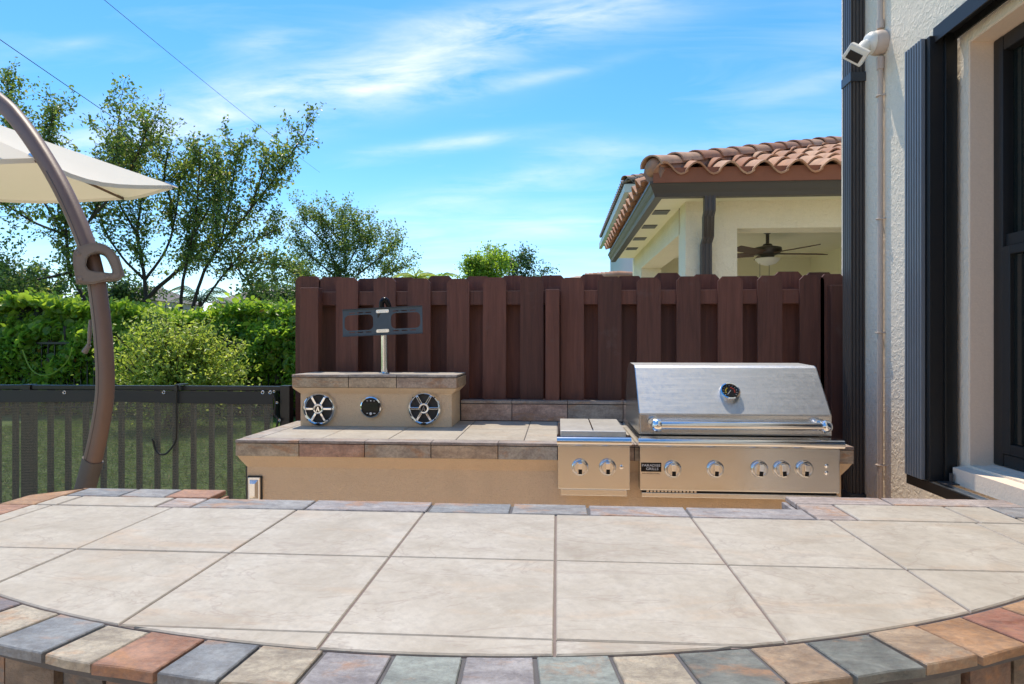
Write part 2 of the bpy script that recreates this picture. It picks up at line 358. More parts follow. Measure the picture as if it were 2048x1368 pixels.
# fabrics
t = NT('canopy_fabric'); v = t.coord(); n1 = t.noise(v, 4, 5); t.col(t.mix(n1, (0.83, 0.775, 0.66), (0.89, 0.84, 0.73))); t.rough(0.9); t.bump(t.noise(v, 500, 2), 0.1, 0.001)
tr = t.n('ShaderNodeBsdfTranslucent'); tr.inputs[0].default_value = (0.70, 0.54, 0.34, 1); mx = t.n('ShaderNodeMixShader'); mx.inputs[0].default_value = 0.30
t.l(t.p.outputs[0], mx.inputs[1]); t.l(tr.outputs[0], mx.inputs[2]); t.l(mx.outputs[0], t.out.inputs[0]); M['canopy'] = t.m
t = NT('screen_mesh'); wv = t.n('ShaderNodeTexWave', wave_type='BANDS', bands_direction='Z'); wv.inputs['Scale'].default_value = 32; wv.inputs['Distortion'].default_value = 0.6; wv.inputs['Detail'].default_value = 2
t.l(t.coord(), wv.inputs['Vector']); t.col((0.17, 0.16, 0.125)); t.rough(0.8)
tp = t.n('ShaderNodeBsdfTransparent'); mx = t.n('ShaderNodeMixShader'); t.l(t.mrange(wv.outputs[1], 0.0, 1.0, 0.40, 0.70), mx.inputs[0])
t.l(tp.outputs[0], mx.inputs[1]); t.l(t.p.outputs[0], mx.inputs[2]); t.l(mx.outputs[0], t.out.inputs[0]); M['screen'] = t.m
# window glass: dark room put into the colour of an opaque, reflecting pane
t = NT('window_glass'); t.col((0.012, 0.015, 0.014)); t.rough(0.03); t.p.inputs['IOR'].default_value = 1.5; M['glass'] = t.m
t = NT('clear_pane'); t.col((0.02, 0.025, 0.022)); t.rough(0.02); t.p.inputs['Alpha'].default_value = 0.45; M['pane'] = t.m
M['backdrop'] = paint('green_backdrop', (0.022, 0.050, 0.034), 0.9, 0.3, 3); M['blind'] = paint('grey_blind', (0.16, 0.155, 0.15), 0.8, 0.1, 5)  # backdrop: green reflection in the pane and dim inside put into its colour
M['bowl'] = simple('frosted_bowl', (0.75, 0.72, 0.62), 0.4)
M['blade'] = paint('fan_blade', (0.10, 0.055, 0.035), 0.5, 0.2, 12)
# leaves
def leaf(name, stops, trans, tcol, gloss=0.35):
    t = NT(name); g = t.n('ShaderNodeNewGeometry'); c = t.ramp(g.outputs['Random Per Island'], stops); t.col(c); t.rough(gloss)
    t.p.inputs['Specular IOR Level'].default_value = 0.4
    tr = t.n('ShaderNodeBsdfTranslucent'); t.l(t.mix(1.0, c, tcol, 'MULTIPLY'), tr.inputs[0]); mx = t.n('ShaderNodeMixShader'); mx.inputs[0].default_value = trans
    t.l(t.p.outputs[0], mx.inputs[1]); t.l(tr.outputs[0], mx.inputs[2]); t.l(mx.outputs[0], t.out.inputs[0]); return t.m
M['leaf_tree'] = leaf('tree_leaf', [(0, (0.065, 0.098, 0.024)), (0.55, (0.12, 0.165, 0.042)), (0.92, (0.22, 0.25, 0.075)), (1, (0.32, 0.25, 0.09))], 0.45, (2.2, 2.4, 1.4))
M['leaf_dark'] = leaf('dark_leaf', [(0, (0.04, 0.072, 0.026)), (0.6, (0.07, 0.115, 0.04)), (1, (0.125, 0.17, 0.06))], 0.38, (2.0, 2.2, 1.4))
M['leaf_bright'] = leaf('bright_leaf', [(0, (0.13, 0.20, 0.03)), (0.6, (0.23, 0.31, 0.042)), (1, (0.36, 0.42, 0.07))], 0.48, (2.0, 2.2, 1.2))
M['leaf_hedge'] = leaf('hedge_leaf', [(0, (0.09, 0.16, 0.028)), (0.5, (0.19, 0.285, 0.048)), (0.93, (0.32, 0.40, 0.065)), (0.975, (0.28, 0.32, 0.05)), (1, (0.40, 0.17, 0.05))], 0.52, (2.0, 2.3, 1.2), 0.28)
M['leaf_lime'] = leaf('lime_leaf', [(0, (0.17, 0.22, 0.04)), (0.5, (0.31, 0.37, 0.07)), (1, (0.50, 0.52, 0.14))], 0.45, (1.8, 1.9, 1.1))
M['leaf_grass'] = leaf('grass_blade', [(0, (0.07, 0.11, 0.02)), (0.6, (0.12, 0.19, 0.032)), (0.9, (0.20, 0.25, 0.06)), (1, (0.32, 0.27, 0.13))], 0.3, (1.8, 2.0, 1.2), 0.6)
M['bark'] = paint('bark', (0.062, 0.043, 0.032), 0.95, 0.4, 14, 0.6, 40, bdist=0.02)
M['twig_core'] = paint('hedge_shade', (0.022, 0.024, 0.012), 1.0, 0.4, 14)  # dark filler, the hedge's inner shade put into its colour
t = NT('grass'); v = t.coord(); n1 = t.noise(v, 3, 6); n2 = t.noise(v, 60, 4, 0.7); t.col(t.mix(n1, t.mix(n2, (0.075, 0.145, 0.020), (0.15, 0.24, 0.045)), t.mix(n2, (0.12, 0.19, 0.04), (0.20, 0.27, 0.07)))); t.rough(0.9); t.bump(n2, 0.8, 0.04); M['grass'] = t.m
t = NT('patio_pavers'); br = t.n('ShaderNodeTexBrick'); br.inputs['Scale'].default_value = 4.0; br.inputs['Color1'].default_value = (0.66, 0.55, 0.43, 1); br.inputs['Color2'].default_value = (0.60, 0.49, 0.37, 1); br.inputs['Mortar'].default_value = (0.24, 0.20, 0.16, 1); br.inputs['Mortar Size'].default_value = 0.012
t.l(t.coord(), br.inputs['Vector']); n1 = t.noise(t.coord(), 3, 6); t.col(t.mix(t.mrange(n1, 0.3, 0.7, 0.0, 0.3), br.outputs[0], (0.66, 0.58, 0.48))); t.rough(0.85); M['pavers'] = t.m

# ------------------------------------------------------------------ ground
o = mesh_obj('ground', [(-600, -600, 0), (600, -600, 0), (600, 900, 0), (-600, 900, 0)], [(0, 1, 2, 3)], M['grass']); o['kind'] = 'structure'
o = mesh_obj('patio', [(-6.5, -9, 0.006), (1.72, -9, 0.006), (1.72, 3.9, 0.006), (-6.5, 3.7, 0.006)], [(0, 1, 2, 3)], M['pavers']); o['kind'] = 'structure'

o = mesh_obj('bounce_paving', [(-0.6, 4.25, 0.006), (7.0, 4.25, 0.006), (7.0, 12.5, 0.006), (-0.6, 12.5, 0.006)], [(0, 1, 2, 3)], M['pavers']); o['kind'] = 'structure'  # hidden by the fence, added to bounce warm light onto the cream house

# ------------------------------------------------------------------ the house on the side: wall, window, pipes
WX, WEND = 1.72, 3.975
house = thing('stucco_house', (WX, 2.0, 0), 'pale stucco house wall with recessed dark window and bronze rain pipe', 'house')
OY0, OY1, OZ0, OZ1 = 0.9, 2.785, 0.884, 2.66
m = MB()
for (y0, y1, z0, z1) in ((OY1, WEND, 0, 6.2), (-7, OY0, 0, 6.2), (OY0, OY1, 0, OZ0), (OY0, OY1, OZ1, 6.2)):
    m.box(WX, WX+0.22, y0, y1, z0, z1)
m.box(WX+0.22, 7.0, WEND-0.2, WEND, 0, 6.2); m.box(-7.5, WX, -4.0, -3.8, 0, 3.4)  # last box: unseen wing behind the camera, added for warm bounce light
m.build('wall', M['house_stucco'], house)
m = MB().box(WX+0.003, WX+0.21, OY1-0.006, OY1+0.01, OZ0, OZ1).box(WX+0.003, WX+0.21, OY0, OY1-0.006, OZ1-0.006, OZ1+0.01)
m.build('window_reveal', M['trim_stucco'], house)
m = MB(); m.add([(WX-0.045, OY0-.05, 0.80), (WX-0.045, OY1+0.03, 0.80), (WX+0.1, OY1+0.03, 0.80), (WX+0.1, OY0-.05, 0.80), (WX-0.045, OY0-.05, 0.868), (WX-0.045, OY1+0.03, 0.868), (WX+0.1, OY1+0.03, 0.890), (WX+0.1, OY0-.05, 0.890)],
      [(0, 1, 2, 3), (4, 7, 6, 5), (0, 4, 5, 1), (1, 5, 6, 2), (2, 6, 7, 3), (3, 7, 4, 0)])
m.build('window_sill', M['trim_stucco'], house)
FX = WX+0.093
win = MB().box(FX, FX+0.06, OY1-0.065, OY1-0.008, OZ0+0.008, OZ1-0.008, 0.006).box(FX, FX+0.06, OY0, OY0+0.06, OZ0+0.008, OZ1-0.008, 0.006).box(FX+0.002, FX+0.06, OY0+.06, OY1-.065, OZ1-0.07, OZ1-0.008, 0.006).box(FX+0.002, FX+0.06, OY0+.06, OY1-.065, OZ0+0.008, OZ0+0.06, 0.006)
win = autosmooth(win.build('window_frame', M['black_plastic'], house))
MB().box(FX+0.012, FX+0.055, OY0+0.06, OY1-0.065, 1.79, 1.84, 0.004).build('meeting_rail', M['black_plastic'], win)
s2 = MB().box(FX-0.004, FX+0.03, OY1-0.11, OY1-0.066, OZ0+0.062, 1.788, 0.004).box(FX-0.004, FX+0.03, OY0+.06, OY1-.11, OZ0+0.062, OZ0+0.105, 0.004).box(FX-0.004, FX+0.03, OY0+.06, OY1-.11, 1.752, 1.788, 0.004)
s2.build('lower_sash', M['black_plastic'], win)
box('pane', FX+0.04, FX+0.044, OY0+0.06, OY1-0.066, 1.842, OZ1-0.071, M['pane'], win)
box('pane', FX+0.012, FX+0.016, OY0+0.06, OY1-0.111, OZ0+0.106, 1.751, M['glass'], win)
box('backdrop_panel', FX+0.11, FX+0.117, OY0, OY1-0.01, OZ0+0.01, OZ1-0.01, M['backdrop'], win)
for y_, w_ in ((OY1-0.135, 0.018), (OY1-0.19, 0.012)): box('blind', FX+0.075, FX+0.09, y_-w_, y_, OZ0+0.05, OZ1-0.07, M['blind'], win)
dr = box('reflection_panel', -0.9, 1.5, -3.795, -3.76, 0.02, 2.35, M['black_plastic'], house)  # unseen door shape behind the camera, added as the grill's dark reflection
for k in range(2): box('pane', -0.8+1.15*k, 0.25+1.15*k, -3.757, -3.750, 0.12, 2.25, M['glass'], dr)
# rain pipe: ribbed rectangular section
def ribbed(x0, x1, y0, y1, n=4, dep=0.006):
    p = []
    def side(a, b, nx, ny):
        for k in range(n):
            for f, q in ((0.0, 0), (0.30, 0), (0.42, 1), (0.58, 1), (0.70, 0)):
                t = (k+f)/n; p.append((a[0]+(b[0]-a[0])*t - nx*dep*q, a[1]+(b[1]-a[1])*t - ny*dep*q))
    side((x0, y0), (x1, y0), 0, -1); side((x1, y0), (x1, y1), 1, 0); side((x1, y1), (x0, y1), 0, 1); side((x0, y1), (x0, y0), -1, 0)
    return p
m = MB(); m.prism(ribbed(WX-0.080, WX-0.006, 3.675, 3.775), 0.05, 6.1); pipe = m.build('rain_pipe', M['bronze'], house)
for z in (2.86, 0.5): box('pipe_strap', WX-0.0845, WX-0.001, 3.665, 3.785, z, z+0.05, M['navy_metal'], pipe, 0.002)
# conduit with clips
m = MB().tube([(WX-0.018, 3.475, 0.02), (WX-0.018, 3.475, 2.90)], 0.0135, 12).tube([(WX-0.018, 3.475, 3.06), (WX-0.018, 3.475, 6.1)], 0.0135, 12).tube([(WX-0.018, 3.475, 2.84), (WX-0.018, 3.475, 2.905)], 0.018, 12).tube([(WX-0.018, 3.475, 3.055), (WX-0.018, 3.475, 3.10)], 0.018, 12)
cd = autosmooth(m.build('conduit', M['conduit'], house))
for z in (0.75, 1.45, 2.05, 2.70):
    MB().tube([(WX-0.001, 3.455, z), (WX-0.034, 3.462, z), (WX-0.036, 3.475, z), (WX-0.034, 3.488, z), (WX-0.001, 3.50, z)], 0.004, 6).build('conduit_clip', M['conduit'], cd)
# security camera
sc = thing('security_camera', (WX-0.02, 3.475, 2.98), 'white security camera on a round junction box beside the conduit', 'camera')
autosmooth(MB().lathe([(0.062, 0), (0.064, 0.03), (0.060, 0.05), (0.055, 0.056)], (WX-0.001, 3.475, 2.98), (-1, 0, 0)).build('junction_box', M['conduit'], sc))
autosmooth(MB().lathe([(0.057, 0), (0.057, 0.014), (0.045, 0.034), (0.03, 0.04)], (WX-0.058, 3.475, 2.98), (-1, 0, 0)).build('mount_plate', M['white_plastic'], sc))
hc = Vector((WX-0.165, 3.42, 2.90)); fwd = Vector((-0.45, -0.80, -0.40)).normalized()
autosmooth(MB().tube([(WX-0.08, 3.47, 2.975), (WX-0.105, 3.455, 2.96), hc + fwd*-0.02], [0.026, 0.030, 0.028], 14).build('swivel_arm', M['white_plastic'], sc))
rt = fwd.cross(Vector((0, 0, 1))).normalized(); upv = rt.cross(fwd)
R3 = Matrix.Translation(hc) @ Matrix((rt, fwd, upv)).transposed().to_4x4() @ Matrix.Rotation(math.radians(-38), 4, 'Y')
hd = autosmooth(MB().box(-0.052, 0.052, -0.06, 0.06, -0.04, 0.04, 0.006).xform(R3).build('camera_head', M['white_plastic'], sc))
MB().box(-0.034, 0.036, 0.058, 0.063, -0.030, 0.012).xform(R3).build('lens_window', M['gloss_black'], hd)
MB().box(-0.045, 0.045, 0.058, 0.062, 0.018, 0.032).xform(R3).build('light_bar', M['bowl'], hd)
# accordion shutter folded beside the window
sh = thing('accordion_shutter', (1.65, 2.94, 0.80), 'folded dark blue accordion storm shutter beside the window', 'shutter')
for k in range(7):
    y0 = 2.873 + k*0.0200
    box('slat', 1.58, 1.69, y0+0.0055, y0+0.0165, 0.80, 2.722, M['lit_slat'], sh, 0.003)
MB().box(1.597, 1.688, 2.876, 3.012, 0.80, 2.718).build('gap_shade_core', M['black_metal'], sh)  # black filler behind the slats, the gaps' shade put into its colour
MB().box(1.60, 1.688, 2.850, 2.874, 0.798, 2.72, 0.003).build('lead_post', M['black_plastic'], sh)
MB().box(1.655, 1.705, 2.832, 2.851, 0.798, 2.72, 0.003).build('lock_post', M['black_metal'], sh)
m = MB().box(1.62, 1.712, -1.0, 2.86, 2.722, 2.755).box(1.62, 1.628, -1.0, 2.86, 2.69, 2.722).box(1.69, 1.698, -1.0, 2.83, 2.69, 2.722); m.build('top_track', M['black_plastic'], sh)
m = MB().box(1.60, 1.672, -1.0, 3.02, 0.765, 0.790).box(1.60, 1.606, -1.0, 2.845, 0.790, 0.800).box(1.640, 1.645, -1.0, 2.845, 0.790, 0.800); bt = m.build('bottom_track', M['alu'], sh)
box('track_edge', 1.594, 1.5995, -1.0, 3.02, 0.755, 0.797, M['black_metal'], bt)
MB().box(1.62, 1.70, 2.77, 2.83, 0.8005, 0.806).tube([(1.66, 2.80, 0.806), (1.66, 2.80, 0.845)], 0.008, 8).build('latch', M['bronze'], sh)

# ------------------------------------------------------------------ bar counter
BZ = 0.964
bar = thing('bar_counter', (-0.15, 1.3, 0), 'curved outdoor bar counter topped with cream tiles and multicoloured slate edging', 'counter')
ACX, ACY, RI, RO = -0.20, 2.842, 1.97, 2.072
XL, XR = -1.505, 1.235
YL, YM, YR = 1.802, 1.704, 1.846           # back edges: far block, middle, near-wall block
GAP = 0.0042
def arc_pts(R, x0, x1, n):
    return [(x, ACY - math.sqrt(R*R - (x-ACX)**2)) for x in [x0 + (x1-x0)*k/n for k in range(n+1)]]
def outline(R, e):                            # plan outline of the bar, e shrinks it
    p = arc_pts(R, XL+e, XR-e, 60)
    return p + [(XR-e, YR-e), (0.639+e, YR-e), (0.639+e, YM-e), (-0.969-e, YM-e), (-0.969-e, YL-e), (XL+0.10, YL-e), (XL+e, YL-0.10)]
def slab(name, poly, z0, z1, mat, parent):    # concave outline: triangulated
    bm = bmesh.new(); vs = [bm.verts.new((x, y, z0)) for x, y in poly]; f = bm.faces.new(vs)
    if f.normal.z > 0: f.normal_flip()
    r = bmesh.ops.extrude_face_region(bm, geom=[f]); bmesh.ops.translate(bm, verts=[g for g in r['geom'] if isinstance(g, bmesh.types.BMVert)], vec=(0, 0, z1-z0))
    bm.normal_update(); bmesh.ops.recalc_face_normals(bm, faces=list(bm.faces)); bmesh.ops.triangulate(bm, faces=[f for f in bm.faces if len(f.verts) > 4])
    return MB().bm(bm).build(name, mat, parent)
slab('counter_base', outline(RO-0.055, 0.055), 0, BZ-0.03, M['tan_stucco'], bar)
slab('slate_bed', outline(RO-0.014, 0.014), BZ-0.0295, BZ-0.0048, M['dark_grout'], bar)
slab('grout_bed', arc_pts(RI-0.002, XL+0.103, XR-0.103, 50) + [(XR-0.103, 1.758), (0.738, 1.758), (0.738, 1.602), (-1.068, 1.602), (-1.068, 1.702), (XL+0.103, 1.702)], BZ-0.0296, BZ-0.0036, M['grout'], bar)
def clip_disc(poly, R, n=72):                 # keep what lies inside the arc
    P = [Vector(p) for p in poly]
    for k in range(n):
        x0 = ACX - R*0.97 + 2*R*0.97*k/n; x1 = ACX - R*0.97 + 2*R*0.97*(k+1)/n
        a = Vector((x0, ACY - math.sqrt(R*R-(x0-ACX)**2))); b = Vector((x1, ACY - math.sqrt(R*R-(x1-ACX)**2)))
        nrm = Vector((-(b-a).y, (b-a).x)); out = []
        for i in range(len(P)):
            p, q = P[i], P[(i+1) % len(P)]; dp, dq = (p-a).dot(nrm), (q-a).dot(nrm)
            if dp >= 0: out.append(p)
            if dp*dq < 0: out.append(p + (q-p)*(dp/(dp-dq)))
        P = out
        if len(P) < 3: return None
    o2 = []
    for p in P:
        if not o2 or (p-o2[-1]).length > 0.002: o2.append(p)
    if (o2[0]-o2[-1]).length < 0.002: o2.pop()
    return [(p.x, p.y) for p in o2] if len(o2) >= 3 else None
def area(p): return abs(sum(p[i][0]*p[(i+1) % len(p)][1]-p[(i+1) % len(p)][0]*p[i][1] for i in range(len(p))))/2
gx = [-0.004 + 0.336*k for k in range(-5, 5)]; gy = [1.603, 1.266, 0.929, 0.592]
XTL, XTR = XL+0.102, XR-0.102
for r in range(3):
    y1, y0 = gy[r]-GAP/2, gy[r+1]+GAP/2
    for i in range(len(gx)-1):
        x0, x1 = max(gx[i]+GAP/2, XTL), min(gx[i+1]-GAP/2, XTR)
        if x1-x0 < 0.02: continue
        q = clip_disc([(x0, y0), (x1, y0), (x1, y1), (x0, y1)], RI-0.003)
        if q and area(q) > 0.0015:
            MB().prism(q, BZ-0.012, BZ + rng.uniform(-0.0006, 0.0006), 0.0022).build('tile', M['tile'], bar)
def rect_tile(x0, x1, y0, y1, kind, color=None):
    j = GAP*0.9
    dz = rng.uniform(-0.0008, 0.0008) if kind == 'slate_tile' else rng.uniform(-0.0005, 0.0005)
    MB().prism([(x0+j, y0+j), (x1-j, y0+j), (x1-j, y1-j), (x0+j, y1-j)], BZ-0.013, BZ+dz, 0.0025).build(kind, M['slate'] if kind == 'slate_tile' else M['tile'], bar, False, color)
GRY, LAV, GRN, CRM, RST, ORG, DKG, PNK, TAN, RED, BLU = (0.33, 0.33, 0.335), (0.40, 0.375, 0.385), (0.34, 0.385, 0.35), (0.55, 0.47, 0.345), (0.44, 0.19, 0.095), (0.50, 0.25, 0.10), (0.175, 0.195, 0.175), (0.52, 0.43, 0.39), (0.45, 0.31, 0.19), (0.38, 0.125, 0.065), (0.26, 0.285, 0.31)
# back slate strips and the two raised-back blocks
xs = [-0.969, -0.66, -0.335, -0.12, 0.08, 0.335, 0.639]
for i in range(6): rect_tile(xs[i], xs[i+1], 1.604, YM, 'slate_tile', [GRY, LAV, BLU, GRY, LAV, LAV][i])
xs = [-1.40, -1.24, -1.105, -0.969]
for i in range(3): rect_tile(xs[i], xs[i+1], 1.704, YL, 'slate_tile', [BLU, GRY, RST][i])
rect_tile(-1.066, -0.969, 1.604, 1.704, 'slate_tile', PNK); rect_tile(-1.34, -1.066, 1.604, 1.704, 'tile'); rect_tile(XTL, -1.34, 1.604, 1.704, 'tile')
rect_tile(0.639, 0.737, 1.604, 1.760, 'slate_tile', PNK); rect_tile(0.737, 1.02, 1.604, 1.760, 'tile'); rect_tile(1.02, XTR, 1.604, 1.760, 'tile')
rect_tile(0.639, 0.90, 1.760, YR, 'slate_tile', PNK); rect_tile(0.90, XR, 1.760, YR, 'slate_tile', PNK)
MB().prism([(XL+0.004, 1.604), (XTL-.002, 1.604), (XTL-.002, 1.792), (XL+0.108, 1.792), (XL+0.004, 1.702)], BZ-0.013, BZ, 0.0025).build('slate_tile', M['slate'], bar, False, ORG)
yL = ACY - math.sqrt(RO**2-(XTL-ACX)**2); yR = ACY - math.sqrt(RO**2-(XTR-ACX)**2)
for k in range(3):
    a, b = yL+0.10 + (1.604-yL-0.10)*k/3, yL+0.10 + (1.604-yL-0.10)*(k+1)/3; rect_tile(XL, XTL, a, b, 'slate_tile', [GRY, CRM, RST][k])
for k in range(4):
    a, b = yR+0.10 + (1.76-yR-0.10)*k/4, yR+0.10 + (1.76-yR-0.10)*(k+1)/4; rect_tile(XTR, XR, a, b, 'slate_tile', [ORG, GRN, CRM, GRY][k])
# slate pieces along the arc; joints measured along the inner edge
ju = [-70, 38, 111, 198, 284, 395, 514, 644, 784, 928, 1070, 1223, 1355, 1504, 1618, 1737, 1833, 1922, 1998, 2075]
jv = [1185, 1210, 1231, 1255, 1272, 1290, 1298, 1308, 1315, 1315, 1316, 1316, 1308, 1300, 1287, 1268, 1252, 1232, 1211, 1190]
ang = []
for u, v in zip(ju, jv):
    dd = F_PX*(CAM_Z-BZ)/(v-684); p = cw((u-1024)/F_PX*dd, dd); ang.append(math.atan2(p.x-ACX, ACY-p.y))
step = 0.0505
while ang[0] > -0.62: ang.insert(0, ang[0]-step)
while ang[-1] < 0.70: ang.append(ang[-1]+step)
cols = [CRM, ORG, GRY, DKG, (0.22, 0.18, 0.20), CRM, BLU, CRM, RST, BLU, CRM, LAV, GRN, LAV, GRN, CRM, DKG, TAN, DKG, TAN, ORG, RED, ORG, GRY, TAN, GRN, RED]
i0 = ang.index(min(ang, key=lambda a: abs(a-math.atan2(cw((38-1024)/F_PX*F_PX*.436/526, F_PX*.436/526).x-ACX, ACY-cw((38-1024)/F_PX*F_PX*.436/526, F_PX*.436/526).y))))
fc = [(0.20, 0.13, 0.08), (0.13, 0.12, 0.115), (0.20, 0.095, 0.055), (0.19, 0.135, 0.085), (0.10, 0.105, 0.10), (0.16, 0.12, 0.10)]  # brown slate toned darker, some of the front's shade put into it
for i in range(len(ang)-1):
    a0, a1 = ang[i]+0.0016, ang[i+1]-0.0016
    P = lambda R, a: (ACX + R*math.sin(a), ACY - R*math.cos(a))
    if P(RO, a1)[0] < XL+0.0 or P(RO, a0)[0] > XR: continue
    j = [rng.uniform(-0.003, 0.0025) for _ in range(4)]
    q = [P(RO+j[0], a0), P(RO+j[1], (a0+a1)/2), P(RO+j[2], a1), P(RI+0.0035, a1), P(RI+0.0035, (a0+a1)/2), P(RI+0.0035, a0)]
    cl = cols[max(0, min(len(cols)-1, i-i0+5))]
    MB().prism(q, BZ-0.0145, BZ+rng.uniform(-0.0015, 0.0012), 0.0018).build('slate_tile', M['slate'], bar, False, cl)
    q2 = [P(RO-0.022+j[0]*2, a0+.001), P(RO-0.022+j[1], a1-.001), P(RO-0.05, a1-.001), P(RO-0.05, a0+.001)]
    MB().prism(q2, BZ-0.135, BZ-0.028, 0.002).build('face_tile', M['slate'], bar, False, fc[i % 6])
slab('face_backing', outline(RO-0.034, 0.034), BZ-0.14, BZ-0.0298, M['dark_grout'], bar)
for (x0, x1, y0, y1) in ((-0.972, -0.966, 1.712, 1.795), (0.636, 0.642, 1.712, 1.84)):
    box('edge_tile', x0-0.004, x1+0.004, y0, y1, BZ-0.09, BZ-0.016, M['slate'], bar, 0.002, RST if x0 < 0 else LAV)

# ------------------------------------------------------------------ outdoor kitchen counter with speaker box
KZ, KX0, KX1, KY = 0.92, -1.575, 1.353, 3.0
kit = thing('kitchen_counter', (-0.1, 3.4, 0), 'long tan stucco outdoor kitchen counter with slate edge against the wood fence', 'counter')
def flare(x0, x1, y0, y1, z0, zt, drop, ins):         # a stucco block that widens just under its top
    v = []
    for z, e in ((z0, ins), (zt-drop, ins), (zt-drop*0.35, ins*0.3), (zt, 0.0)):
        v += [(x0+e, y0+e, z), (x1-e, y0+e, z), (x1-e, y1, z), (x0+e, y1, z)]
    f = [(0, 3, 2, 1), (12, 13, 14, 15)]
    for k in range(3):
        for i in range(4): f.append((4*k+i, 4*k+(i+1) % 4, 4*k+4+(i+1) % 4, 4*k+4+i))
    return v, f
m = MB(); m.add(*flare(KX0+0.006, KX1-0.006, KY+0.006, 3.86, 0, KZ-0.079, 0.06, 0.034)); m.build('stucco_body', M['tan_stucco'], kit)
box('grout_bed', KX0+0.008, KX1-0.008, KY+0.008, 3.86, KZ-0.079, KZ-0.004, M['dark_grout'], kit)
def strip(name, x0, x1, y, z0, z1, n, cols, parent, axis='x', jit=0.15, th=0.012):
    e = [x0 + (x1-x0)*(k + (rng.uniform(-jit, jit) if 0 < k < n else 0))/n for k in range(n+1)]
    for k in range(n):
        c = cols[k % len(cols)]
        if axis == 'x': box(name, e[k]+0.002, e[k+1]-0.002, y-rng.uniform(0, 0.0015), y+th, z0, z1, M['slate'], parent, 0.002, c)
        else: box(name, y-rng.uniform(0, 0.0015), y+th, e[k]+0.002, e[k+1]-0.002, z0, z1, M['slate'], parent, 0.002, c)
ue = [470, 598, 729, 862, 996, 1115]; SC_ = [(0.62, 0.48, 0.32), (0.62, 0.34, 0.22), (0.56, 0.45, 0.33), (0.62, 0.44, 0.28), (0.52, 0.45, 0.36), (0.58, 0.40, 0.27)]
xe = [KX0] + [x_at(u, KY) for u in ue[1:]] + [0.36, 0.70, 1.03, KX1]
for k in range(len(xe)-1):
    box('edge_tile', xe[k]+0.002, xe[k+1]-0.002, KY-0.002-rng.uniform(0, .0015), KY+0.011, KZ-0.078, KZ-0.016, M['slate'], kit, 0.002, SC_[k % 6])
    box('lip_tile', xe[k]+0.0015, xe[k+1]-0.0015, KY-0.006, KY+0.075, KZ-0.0125, KZ+0.0005, M['slate'], kit, 0.002, (0.40, 0.33, 0.29))
strip('edge_tile', KY+0.013, 3.86, KX0-0.002, KZ-0.078, KZ-0.016, 4, SC_, kit, 'y')
strip('edge_tile', KY+0.013, 3.86, KX1-0.010, KZ-0.078, KZ-0.016, 4, [(0.22, 0.15, 0.15), (0.26, 0.2, 0.18)], kit, 'y')
tx = [KX0+0.085, -1.17, -0.834, -0.498, -0.162, 0.0]
for x0, x1 in zip(tx[:-1], tx[1:]):
    for y0, y1 in ((KY+0.078, 3.46), (3.463, 3.83)):
        MB().prism([(x0+.002, y0+.002), (x1-.002, y0+.002), (x1-.002, y1-.002), (x0+.002, y1-.002)], KZ-0.008, KZ+rng.uniform(-.0005, .0003), 0.002).build('tile', M['tile'], kit)
for y0, y1 in ((KY+0.078, 3.34), (3.342, 3.60), (3.602, 3.83)): box('slate_tile', KX0-0.004, KX0+0.083, y0, y1, KZ-0.0125, KZ+0.0005, M['slate'], kit, 0.002, (0.52, 0.46, 0.40))
for x0, x1 in ((0.0, 0.336), (0.339, 0.377), (1.262, KX1+0.002)):
    for y0, y1 in ((KY+0.078, 3.34), (3.342, 3.60), (3.602, 3.83)): box('tile', x0+.001, x1-.001, y0, y1, KZ-0.008, KZ, M['tile'], kit, 0.0015)
# low slate backsplash
box('splash_core', -0.60, KX1, 3.845, 3.89, KZ, 1.026, M['dark_grout'], kit)
e = [x_at(u, 3.84) for u in (922, 1024, 1135, 1246)] + [0.62, 0.95, KX1]
for k in range(len(e)-1):
    box('splash_tile', e[k]+0.002, e[k+1]-0.002, 3.832-rng.uniform(0, .002), 3.845, KZ+0.003, 1.022, M['slate'], kit, 0.002, [(0.66, 0.42, 0.31), (0.64, 0.39, 0.29), (0.48, 0.38, 0.30), (0.56, 0.40, 0.31)][k % 4])
    box('cap_tile', e[k]+0.0015, e[k+1]-0.0015, 3.828, 3.90, 1.0265, 1.044, M['slate'], kit, 0.002, (0.5, 0.4, 0.33))
# the raised box that carries the speakers
BX0, BX1, BY, BZT = -1.467, -0.594, 3.53, 1.215
m = MB(); m.add(*flare(BX0-0.034, BX1+0.034, BY-0.034, 3.84, KZ+0.001, BZT-0.074, 0.035, 0.034)); sbx = m.build('speaker_box', M['tan_stucco'], kit)
box('box_core', BX0-0.028, BX1+0.028, BY-0.028, 3.84, BZT-0.073, BZT-0.004, M['dark_grout'], sbx)
e = [BX0-0.036, x_at(697, BY-.036), x_at(793, BY-.036), BX1+0.036]
for k in range(3):
    box('edge_tile', e[k]+.002, e[k+1]-.002, BY-0.038, BY-0.026, BZT-0.072, BZT-0.016, M['slate'], sbx, 0.002, [(0.62, 0.46, 0.29), (0.62, 0.45, 0.28), (0.58, 0.41, 0.29)][k])
    box('cap_tile', e[k]+.0015, e[k+1]-.0015, BY-0.042, BY+0.07, BZT-0.012, BZT+0.001, M['slate'], sbx, 0.002, (0.46, 0.41, 0.37))
    box('tile', e[k]+.0015, e[k+1]-.0015, BY+0.073, 3.84, BZT-0.008, BZT, M['tile'], sbx, 0.0015)
for k in range(2): box('edge_tile', BX1+0.027, BX1+0.038, BY-0.024+k*0.166, BY+0.14+k*0.166, BZT-0.072, BZT-0.016, M['slate'], sbx, 0.002, (0.60, 0.42, 0.25))

